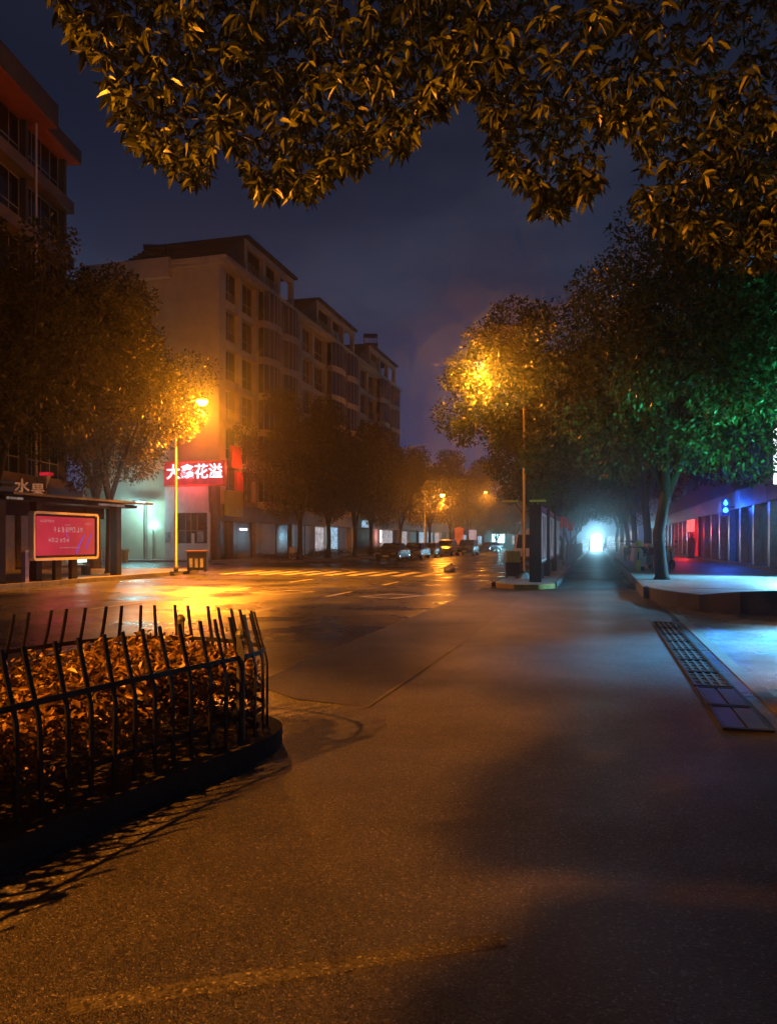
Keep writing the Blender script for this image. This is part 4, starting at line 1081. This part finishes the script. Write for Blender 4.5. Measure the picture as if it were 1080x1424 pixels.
def make_scooter(label, loc, rz, col, group):
    o = thing('scooter', label, 'scooter', loc, rz, group); pm = mat('scooter_paint', col, .35, .1, var=.08, scale=4, coat=.4)
    Mx = Matrix.Rotation(R(90), 3, 'X')
    for x in (-.62, .62):
        w = MB(); w.lathe((x,0,.22), [(.13,-.04),(.2,-.05),(.22,-.02),(.22,.02),(.2,.05),(.13,.04)], 18, Mx); ww = w.build('wheel', M['rubber'], o)
        w = MB(); w.lathe((x,0,.22), [(.03,-.06),(.13,-.03),(.13,.03),(.03,.06)], 10, Mx); w.build('rim', M['chrome'], ww)
    b = MB(); b.loft([[Vector((x, y*w, z)) for y, z in ((-1,z0),(-1,z1),(1,z1),(1,z0))] for x, w, z0, z1 in ((-.42,.11,.26,.40),(-.25,.15,.22,.32),(.12,.15,.22,.32),(.2,.15,.25,.62),(.5,.16,.36,.66),(.85,.08,.52,.62))])
    b.loft([[Vector((x, y*w, z)) for y, z in ((-1,0),(-.6,.06),(.6,.06),(1,0))] and [Vector((x+.05*abs(y), y*w, z)) for y in (-1,-.5,.5,1)] for x, w, z in ((-.44,.14,.34),(-.5,.2,.6),(-.46,.17,.88),(-.4,.08,.98))], cap=False)
    b.build('body', pm, o, bevel=.012)
    b = MB(); b.loft([[Vector((x, y*w, z)) for y, z in ((-1,z0),(-.8,z1),(.8,z1),(1,z0))] for x, w, z0, z1 in ((.08,.09,.63,.72),(.2,.14,.63,.74),(.6,.15,.66,.77),(.82,.08,.66,.74))]); b.build('seat', M['rubber'], o, bevel=.01)
    b = MB(); b.tube([(-.62,.0,.22),(-.52,0,.6),(-.42,0,1.0)], .03, 8); b.tube([(-.36,-.32,1.03),(-.42,-.1,1.0),(-.42,.1,1.0),(-.36,.32,1.03)], .018, 8)
    for s in (-1, 1): b.tube([(-.4,s*.22,1.02),(-.42,s*.25,1.22)], .008, 5); b.box((-.42,s*.27,1.25), (.02,.12,.08))
    b.build('handlebar', M['dark_metal'], o)
    b = MB(); b.lathe((-.5,0,.9), [(.02,-.05),(.08,-.03),(.09,.02),(.05,.05)], 12, Matrix.Rotation(R(90), 3, 'Y')); b.build('headlight', M['yellow_plastic'], o, smooth=True)
    b = MB(); b.box((.86,0,.6), (.04,.16,.07)); b.build('tail_light', M['tail_red'], o)
    b = MB(); b.bb(.78,1.05,-.15,.15,.72,.98) ; b.build('top_box', M['dark_metal'], o, bevel=.03)
    return o
sg = 'scooters parked by the right tree'
s1 = make_scooter('white scooter with yellow front wheel cover parked left of the right tree trunk', (1.72, 33.6, .32), R(78), (.55,.55,.5), sg)
b = MB(); b.lathe((-.62,0,.24), [(.1,-.07),(.25,-.075),(.27,0),(.25,.075),(.1,.07)], 16, Matrix.Rotation(R(90), 3, 'X')); b.build('mudguard', M['yellow_plastic'], s1)
b = MB(); b.lathe((-.4,0,1.05), [(.02,-.02),(.13,.0),(.15,.1),(.12,.2),(.05,.25)], 14); b.build('basket', M['yellow_green'], s1)
make_scooter('grey scooter parked second, just behind the scooter with yellow wheel cover', (2.1, 36.2, .32), R(70), (.2,.21,.24), sg)
make_scooter('white scooter half hidden behind the right tree trunk', (3.0, 37.0, .32), R(110), (.6,.6,.62), sg)
make_scooter('dark scooter parked farthest along the cycle path kerb', (1.9, 52.0, .32), R(75), (.06,.06,.07), sg)
make_scooter('pale scooter parked beside the farthest dark scooter', (2.2, 55.0, .32), R(80), (.5,.5,.52), sg)

# ================================================================== RIGHT SHOPS
rs = thing('shop_row', 'dark shuttered shop row with tiled pillars along the right pavement', 'shop row', (7.35, 22, .32))
b = MB(); b.bb(.4, 9, 0, 100, -.3, 13); b.build('wall', M['wall_grey'], rs)
b = MB(); b.bb(-.15, .4, 0, 100, 3.0, 3.95); b.build('fascia', M['fascia'], rs)
b = MB(); b.bb(-.35, .4, 0, 100, -.3, .14); b.build('step', M['kerb'], rs)
for k in range(28):
    y = .4+k*3.55
    b = MB(); b.bb(-.12, .4, y, y+.45, .14, 3.0); b.build('pillar', M['tile_pillar'], rs, bevel=.015)
    b = MB(); b.bb(.22, .3, y+.45, y+3.55, .14, 3.0)
    for j in range(18): b.bb(.2, .22, y+.5, y+3.5, .2+j*.155, .2+j*.155+.11)
    b.build('shutter', M['shutter_blue'], rs)
for k in range(14):
    for z in (5.4, 8.9): b = MB(); b.bb(.34,.42,2+k*7,5+k*7,z,z+1.7); b.build('window', M['glass_dark'], rs)
def rY(px, X): t = (px-540)/KF; d = X/(t*CY-SY); return d*(t*SY+CY)
o = board('shop_sign', 'brown shop sign panel on the right fascia under the bright white strip', 'sign', (7.12, rY(1085, 7.1), 3.85), 0, (.12, 5.2, 1.05), M['brown'])
o = board('shop_sign', 'bright white lit vertical sign strip at the right edge above the shops', 'sign', (7.0, rY(1083, 7.0), 5.0), 0, (.2, 1.2, 2.2), emit('white_strip', (.8, .95, 1), 2.4, .5, 2.5))
nb = thing('neon_sign', 'small projecting blue neon sign with two glowing drops', 'sign', (6.75, rY(1008, 6.75), 3.45))
b = MB(); nb.scale = (.75,.75,.75); b.bb(-.26,.26,-.06,.06,-.62,.62); b.build('case', E_['blue_case'], nb, bevel=.03)
b = MB()
b.lathe((0,-.09,.1), [(.02,0),(.13,.08),(.15,.18),(.08,.34),(.015,.44)], 12); b.lathe((0,-.09,-.42), [(.03,0),(.15,.07),(.18,.17),(.13,.3),(.03,.38)], 12); b.build('neon_drops', E_['blue_neon'], nb, smooth=True)
b = MB(); b.bb(.26,.6,-.03,.03,-.03,.03); b.build('bracket', M['dark_metal'], nb)
yr = rY(966, 7.1)
rd = thing('lit_doorway', 'red glowing shop doorway with red sign on the right side', 'doorway', (7.1, yr, .46))
b = MB(); b.bb(-.05,.05,-2.6,2.4,0,2.75); b.build('door', E_['red_door'], rd)
b = MB(); b.bb(-.2,-.06,-.2,3.8,1.85,2.75); b.build('sign', E_['red_hot'], rd)
b = MB(); b.bb(-.12,.08,-2.8,-2.6,0,2.85); b.bb(-.12,.08,2.4,2.6,0,2.85); b.bb(-.12,.08,-2.6,2.4,2.75,2.85); b.build('frame', M['dark_metal'], rd)
rp_ = thing('figure_sign', 'dark standing advert cutout in front of the red doorway', 'sign', (6.7, yr-1.2, .32))
b = MB(); b.loft([[Vector((x*w, y*.05, z)) for x, y in ((-1,-1),(1,-1),(1,1),(-1,1))] for w, z in ((.34,0),(.34,.06),(.22,.08),(.3,1.2),(.24,1.45),(.1,1.5),(.14,1.62),(.13,1.8),(.05,1.86))]); b.build('panel', M['dark_metal'], rd) if False else b.build('panel', M['dark_metal'], rp_)
# lit signs of the shop just out of frame at right
ts = thing('shop_sign', 'teal lit shop sign box at the near end of the right shop row', 'sign', (7.0, 24.5, 3.6))
b = MB(); b.bb(-.15,.15,-2.2,2.2,-.5,.5); b.build('panel', E_['teal'], ts, bevel=.02)

# end of the cycle path: bright gateway and lit stalls
gt = thing('gateway', 'bright white lit gateway at the far end of the cycle path', 'gateway', (-.15, 128, 0))
b = MB(); b.bb(-.9,.9,0,.1,.0,2.5); b.build('light_panel', E_['portal'], gt)
b = MB(); b.bb(-1.1,-.9,-.1,.2,0,2.7); b.bb(.9,1.1,-.1,.2,0,2.7); b.bb(-.9,.9,-.1,.2,2.5,2.7); b.build('frame', M['steel'], gt)
for k, (px, d, w, h, m) in enumerate(((849,122,1.3,2.0,'shop_blue'),(865,118,1.6,2.0,'shop_white'),(881,92,.9,2.6,'shop_white'),(812,120,.8,1.4,'shop_blue'))):
    p = at(px, 760, d)
    o = board('light_panel', ('pale blue lit panel just right of the bright gateway','pale lit panel between the blue panel and the scooters','tall pale lit panel nearest on the right of the cycle path','small blue lit panel left of the bright gateway')[k], 'panel', (p.x, p.y, .33+h/2), 0, (w, .12, h), E_[m], 'panel')
o = thing('far_shop', 'far shop front shining cyan white at the end of the main road', 'shop', (*at(692, 765, 150).xy, 0))
b = MB(); b.bb(-14, 10, .5, 6, 0, 5); b.build('wall', M['wall_grey'], o)
for x, w, z, m in ((0,2.4,2.0,'far_cyan'),(-3.5,1.0,1.6,'shop_blue'),(3.2,1.0,1.7,'shop_white'),(-7,1.4,1.8,'shop_blue')):
    b = MB(); b.bb(x-w/2,x+w/2,.35,.49,z-.8,z+.9); b.build('shop_window', E_[m], o)

# ================================================================== TREES
g1 = 'street trees on the left pavement'; g2 = 'street trees beyond the side street'; g3 = 'trees on the median'; g4 = 'trees on the right pavement'
bigL = dict(height=14.2, trunk_h=3.4, rx=4.3, ry=4.1, trunk_r=.2, n_clump=64, per=560, leaf=.21, fork=4, bottom=4.4)
tA = make_tree('tree', 'large dark tree behind the bus shelter, second from left edge', (-22.6, 24.8, .15), M['leaf'], g1, seed=21, **bigL)
dup(tA, (-23.4, 17.5, .15), 2.1, 'dark tree at the left edge in front of the tall block', .93)
tB = make_tree('tree', 'tree with brightly lit leaves just under the tall sodium lamp', (-21.0, 29.9, .15), M['leaf'], g1, seed=33, height=13.6, trunk_h=3.4, rx=4.4, ry=4.0, trunk_r=.17, n_clump=66, per=720, leaf=.17, fork=3, bottom=3.3)
dup(tA, (-25.4, 35.0, .15), 4.0, 'broad tall dark tree before the cream gable wall, behind the lamp tree', 1.17)
mid = dict(height=13.6, trunk_h=3.1, rx=4.4, ry=4.2, trunk_r=.2, n_clump=56, per=460, leaf=.24, fork=3, bottom=3.2)
tC = make_tree('tree', 'nearest tree of the row beyond the side street, trunk beside white marker post', (-22.4, 56.2, .15), M['leaf'], g2, seed=41, **mid)
ys = (62.8, 69.6, 76.5, 87.0, 96.0, 106, 118, 131)
labs = ('second tree of the row beyond the side street', 'third tree of the row, trunk before the blue shop window', 'fourth tree of the row, left of the parked dark saloon', 'tree above the parked dark saloon with yellow lit underside', 'dark tree above the parked SUVs', 'dark tree behind the SUVs with a lamp lit side', 'small dark tree far down the row', 'last dark tree visible down the row')
for k, (y, l) in enumerate(zip(ys, labs)):
    dup(tC, (-22.4 + (0, .2, -.2, .3, 1.8, 2.6, 3.2, 3.6)[k], y, .15), 1.3*k+.8, l, (.98, .95, 1.0, .96, 1.02, 1.05, 1.06, 1.1)[k]*1.0)
tD = make_tree('tree', 'round median tree lit orange by the lamp inside its crown', (-2.55, 33.2, .15), M['leaf_right'], g3, seed=57, height=10.7, trunk_h=2.7, rx=3.3, ry=3.3, trunk_r=.13, lean=(-.35, -3.0), n_clump=62, per=780, leaf=.155, fork=3, bottom=2.9, shape=.6)
for k, y in enumerate((41.5, 51, 61, 73, 87, 103)):
    dup(tD, (-2.7, y, .15), 1.7*k+1, ('second median tree, behind the orange lit one', 'third median tree along the blue hoarding', 'fourth median tree along the blue hoarding', 'fifth median tree, small in the distance', 'sixth median tree near the far gateway', 'last median tree before the bright gateway')[k], .96+.05*(k % 3))
tE = make_tree('tree', 'big dark tree with forked trunk at the corner of the right pavement', (2.05, 26.9, .32), M['leaf_right'], g4, seed=63, height=12.2, trunk_h=3.0, rx=4.9, ry=4.5, trunk_r=.2, n_clump=84, per=760, leaf=.155, fork=4, bottom=2.9, lean=(.5, .2))
tF = make_tree('tree', 'leaning tree with whitewashed trunk behind the big corner tree', (2.35, 39.2, .32), M['leaf_right'], g4, seed=71, height=11.8, trunk_h=3.2, rx=4.2, ry=4.2, trunk_r=.2, n_clump=60, per=520, leaf=.21, fork=3, bottom=3.0, lean=(-.5, 0))
b = MB(); b.tube([(0,0,0),(0,0,.6),(0,0,1.15)], [.32,.232,.218], 12); b.build('whitewash_band', M['whitewash'], tF)
for k, y in enumerate((51.5, 64, 78, 94)):
    dup(tE if k % 2 else tF, (2.3, y, .32), 2.2*k+.6, ('third tree of the right row, dark behind the scooters', 'fourth tree of the right row, far down the path', 'fifth tree of the right row, close to the lit panels', 'last tree of the right row before the gateway')[k], .98)
dup(tE, (5.7, 22.9, .32), 2.6, 'green lit tree at the right edge in front of the shop row', (.95, .95, 1.02))
tG = make_tree('tree', 'green lit bush like tree at the far end of the main road', (*at(690, 765, 128).xy, 0), M['leaf_right'], None, seed=81, height=7, trunk_h=1.8, rx=4, ry=4, trunk_r=.16, n_clump=36, per=200, leaf=.3, fork=3, bottom=2.0)
dup(tG, (*at(672, 765, 165).xy, 0), 1.2, 'dark tree closing the far end of the main road', 1.7)
dup(tG, (*at(716, 765, 140).xy, 0), 2.2, 'dark tree far off right of the cyan shop front', 1.5)

# low bushes round the tree feet beyond the side street
def bush(loc, lx, ly, h, label, seed):
    rng = np.random.default_rng(seed); n = int(900*lx*ly/6)+300
    p = np.stack([rng.uniform(-lx/2, lx/2, n), rng.uniform(-ly/2, ly/2, n), rng.uniform(.05, 1, n)**.6*h], 1); p[:, 2] *= (.85+.2*np.sin(p[:, 1]*3+p[:, 0]*2))
    d = rng.normal(size=(n, 3)); d[:, 2] += .5; d /= np.linalg.norm(d, axis=1, keepdims=True)
    L = .11*(.6+.8*rng.random(n)); v, f = leaf_arrays(p, d, L, L*.5)
    o = thing('bush', label, 'bush', loc, 0, 'low bushes at the kerb')
    c = bpy.data.objects.new('foliage', leaf_mesh('foliage', v, f, M['leaf_low'])); COL.objects.link(c); c.parent = o
bush((-21.6, 60.5, .15), 2.2, 6.5, .75, 'low dark bush strip between the first and second row trees', 1)
bush((-21.4, 72.0, .15), 2.2, 7.0, .85, 'low dark bush strip left of the parked saloon', 2)
bush((-23.2, 54.3, .15), 3.6, 1.6, .5, 'low bush at the corner of the side street', 3)
bush((-13.0, 94.0, 0), 2.5, 4.0, 1.3, 'yellow lit round bush beyond the parked SUVs', 4)

# fallen leaves
def litter():
    rng = np.random.default_rng(3); P = []
    for _ in range(70):
        x, y = rng.uniform(-2.3, 3.2), rng.uniform(2.2, 17); P.append((x, y, .014))
    P = np.array(P); a = rng.uniform(0, 6.28, len(P)); D = np.stack([np.cos(a), np.sin(a), rng.uniform(-.02, .1, len(P))], 1)
    L = rng.uniform(.03, .07, len(P)); v, f = leaf_arrays(P, D, L, L*.4)
    v[:, 2] = .013 + np.abs(v[:, 2]-.014)*.6
    o = bpy.data.objects.new('fallen_leaves', leaf_mesh('fallen_leaves', v, f, M['brown_leaf'])); COL.objects.link(o)
    tag(o, 'scattered small fallen leaves on the asphalt path', 'leaves', kind='stuff')
litter()

# ================================================================== LIGHT
G = 1.0
def aim(a, b): return (Vector(b)-Vector(a)).to_track_quat('-Z', 'Y').to_euler()
hd1 = LA + Vector((1.45, -.2, 7.2))
point('sodium_light', hd1, SOD, 3000*G, .12); spot('sodium_beam', hd1, (0, 0, 0), SOD, 19000*G, R(120), .12, .1); spot('sodium_beam', hd1, aim(hd1, (-12.5, 20.5, 0)), SOD, 17000*G, R(32), .6, .1); spot('sodium_beam', hd1, aim(hd1, (-8.8, 24.5, 0)), SOD, 15000*G, R(32), .6, .1)
hd2 = LB + Vector((-1.75, -.06, 7.85)); point('sodium_light', hd2, SOD, 3200*G, .12)
point('sodium_light', (-8.1, -1.9, 8.3), (1, .36, .03), 220*G, .12)
a_ = (-8.1, -1.9, 8.2); spot('sodium_beam', a_, aim(a_, (-1.9, 5.4, 5.2)), (1, .38, .03), 2000*G, R(34), 1.0, .1)  # added beam that brightens the left rim of the crown
a_ = (-8.1, -1.9, 8.25); spot('sodium_beam', a_, aim(a_, (-1.4, 3.6, 0)), SOD, 14500*G, R(68), .5, .1)
spot('sodium_beam', a_, aim(a_, (-1.5, 10.6, 0)), SOD, 9000*G, R(31), .8, .1)  # extra beam added for the bright patch and dapples on the path
point('sodium_light', (-16.6, 84, 5.7), SOD, 2000*G, .12)
point('sodium_light', (-16.6, 118, 8.1), SOD, 1500*G, .12)
point('flood_light', (-34.3, 52.0, 4.35), (.4, .95, 1), 420*G, .2)
point('led_spill', (-29.8, 52.0, 6.6), (1, .05, .07), 300*G, .5)
point('led_spill', (-26.6, 55.2, 7.4), (1, .12, .04), 160*G, .4)
area('screen_spill', (-18.9, 24.55, 1.75), (0, R(-90), 0), (1, .1, .12), 9*G, 1.3, 3.1)
a_ = (6.5, 29.0, 2.95); spot('shopfront_light', a_, aim(a_, (4.3, 27.6, 0)), (.20, .66, 1), 5000*G, R(112), .7, .4)
a_ = (6.6, 15.5, 3.6); spot('shopfront_light', a_, aim(a_, (3.8, 13.2, 0)), (.09, .52, 1), 15000*G, R(53), .7, .3)
a_ = (6.9, 19.6, 3.4); spot('green_sign_light', a_, aim(a_, (3.9, 24.6, 6.6)), (.06, 1, .5), 5000*G, R(72), .6, .3)
point('neon_light', (6.5, 44.3, 3.4), (.02, .12, 1), 260*G, .3)
point('door_light', (6.2, yr, 2.2), (1, .03, .04), 200*G, .4)
point('gate_light', (-.1, 124, 2.4), (.3, .75, 1), 4000*G, .6)
point('far_shop_light', (*at(692, 765, 144).xy, 2.6), (.3, .9, 1), 900*G, .6)
sun_el, sun_rot = R(4), R(200)
sl = bpy.data.lights.new('sun', 'SUN'); sl.energy = .004; sl.angle = R(.5); sl.color = (.75, .82, 1)
so_ = bpy.data.objects.new('sun', sl); COL.objects.link(so_); so_.rotation_euler = (R(60), 0, R(40))

w = bpy.data.worlds.new('World'); SC.world = w; w.use_nodes = True
nt = w.node_tree; nt.nodes.clear(); N = nt.nodes.new
wo = N('ShaderNodeOutputWorld'); bg = N('ShaderNodeBackground'); st = N('ShaderNodeTexSky'); st.sky_type = 'NISHITA'; st.sun_disc = False
st.sun_elevation = R(-6); st.sun_rotation = R(40)
nt.links.new(st.outputs[0], bg.inputs[0]); bg.inputs[1].default_value = .05; nt.links.new(bg.outputs[0], wo.inputs[0])
if HAZE:
    vs_ = N('ShaderNodeVolumeScatter'); vs_.inputs['Density'].default_value = HAZE; vs_.inputs['Anisotropy'].default_value = .93
    nt.links.new(vs_.outputs[0], wo.inputs[1])

# ================================================================== CAMERA
cd = bpy.data.cameras.new('camera'); co = bpy.data.objects.new('camera', cd); COL.objects.link(co)
co.location = (0, 0, CH); co.rotation_euler = (R(90), 0, YAW)
cd.sensor_fit = 'VERTICAL'; cd.sensor_height = 36; cd.lens = KF/1424*36; cd.shift_y = (HZ-712)/1424
cd.clip_end = 2000; cd.clip_start = .05
SC.camera = co
SC.view_settings.view_transform = 'Standard'; SC.view_settings.look = 'None'; SC.view_settings.exposure = 0; SC.view_settings.gamma = 1
SC.render.engine = 'CYCLES'
SC.cycles.use_denoising = True; SC.cycles.use_adaptive_sampling = True; SC.cycles.adaptive_threshold = .03
SC.cycles.max_bounces = 4; SC.cycles.diffuse_bounces = 2; SC.cycles.glossy_bounces = 2; SC.cycles.transmission_bounces = 2; SC.cycles.volume_bounces = 0
SC.cycles.sample_clamp_indirect = 3.0
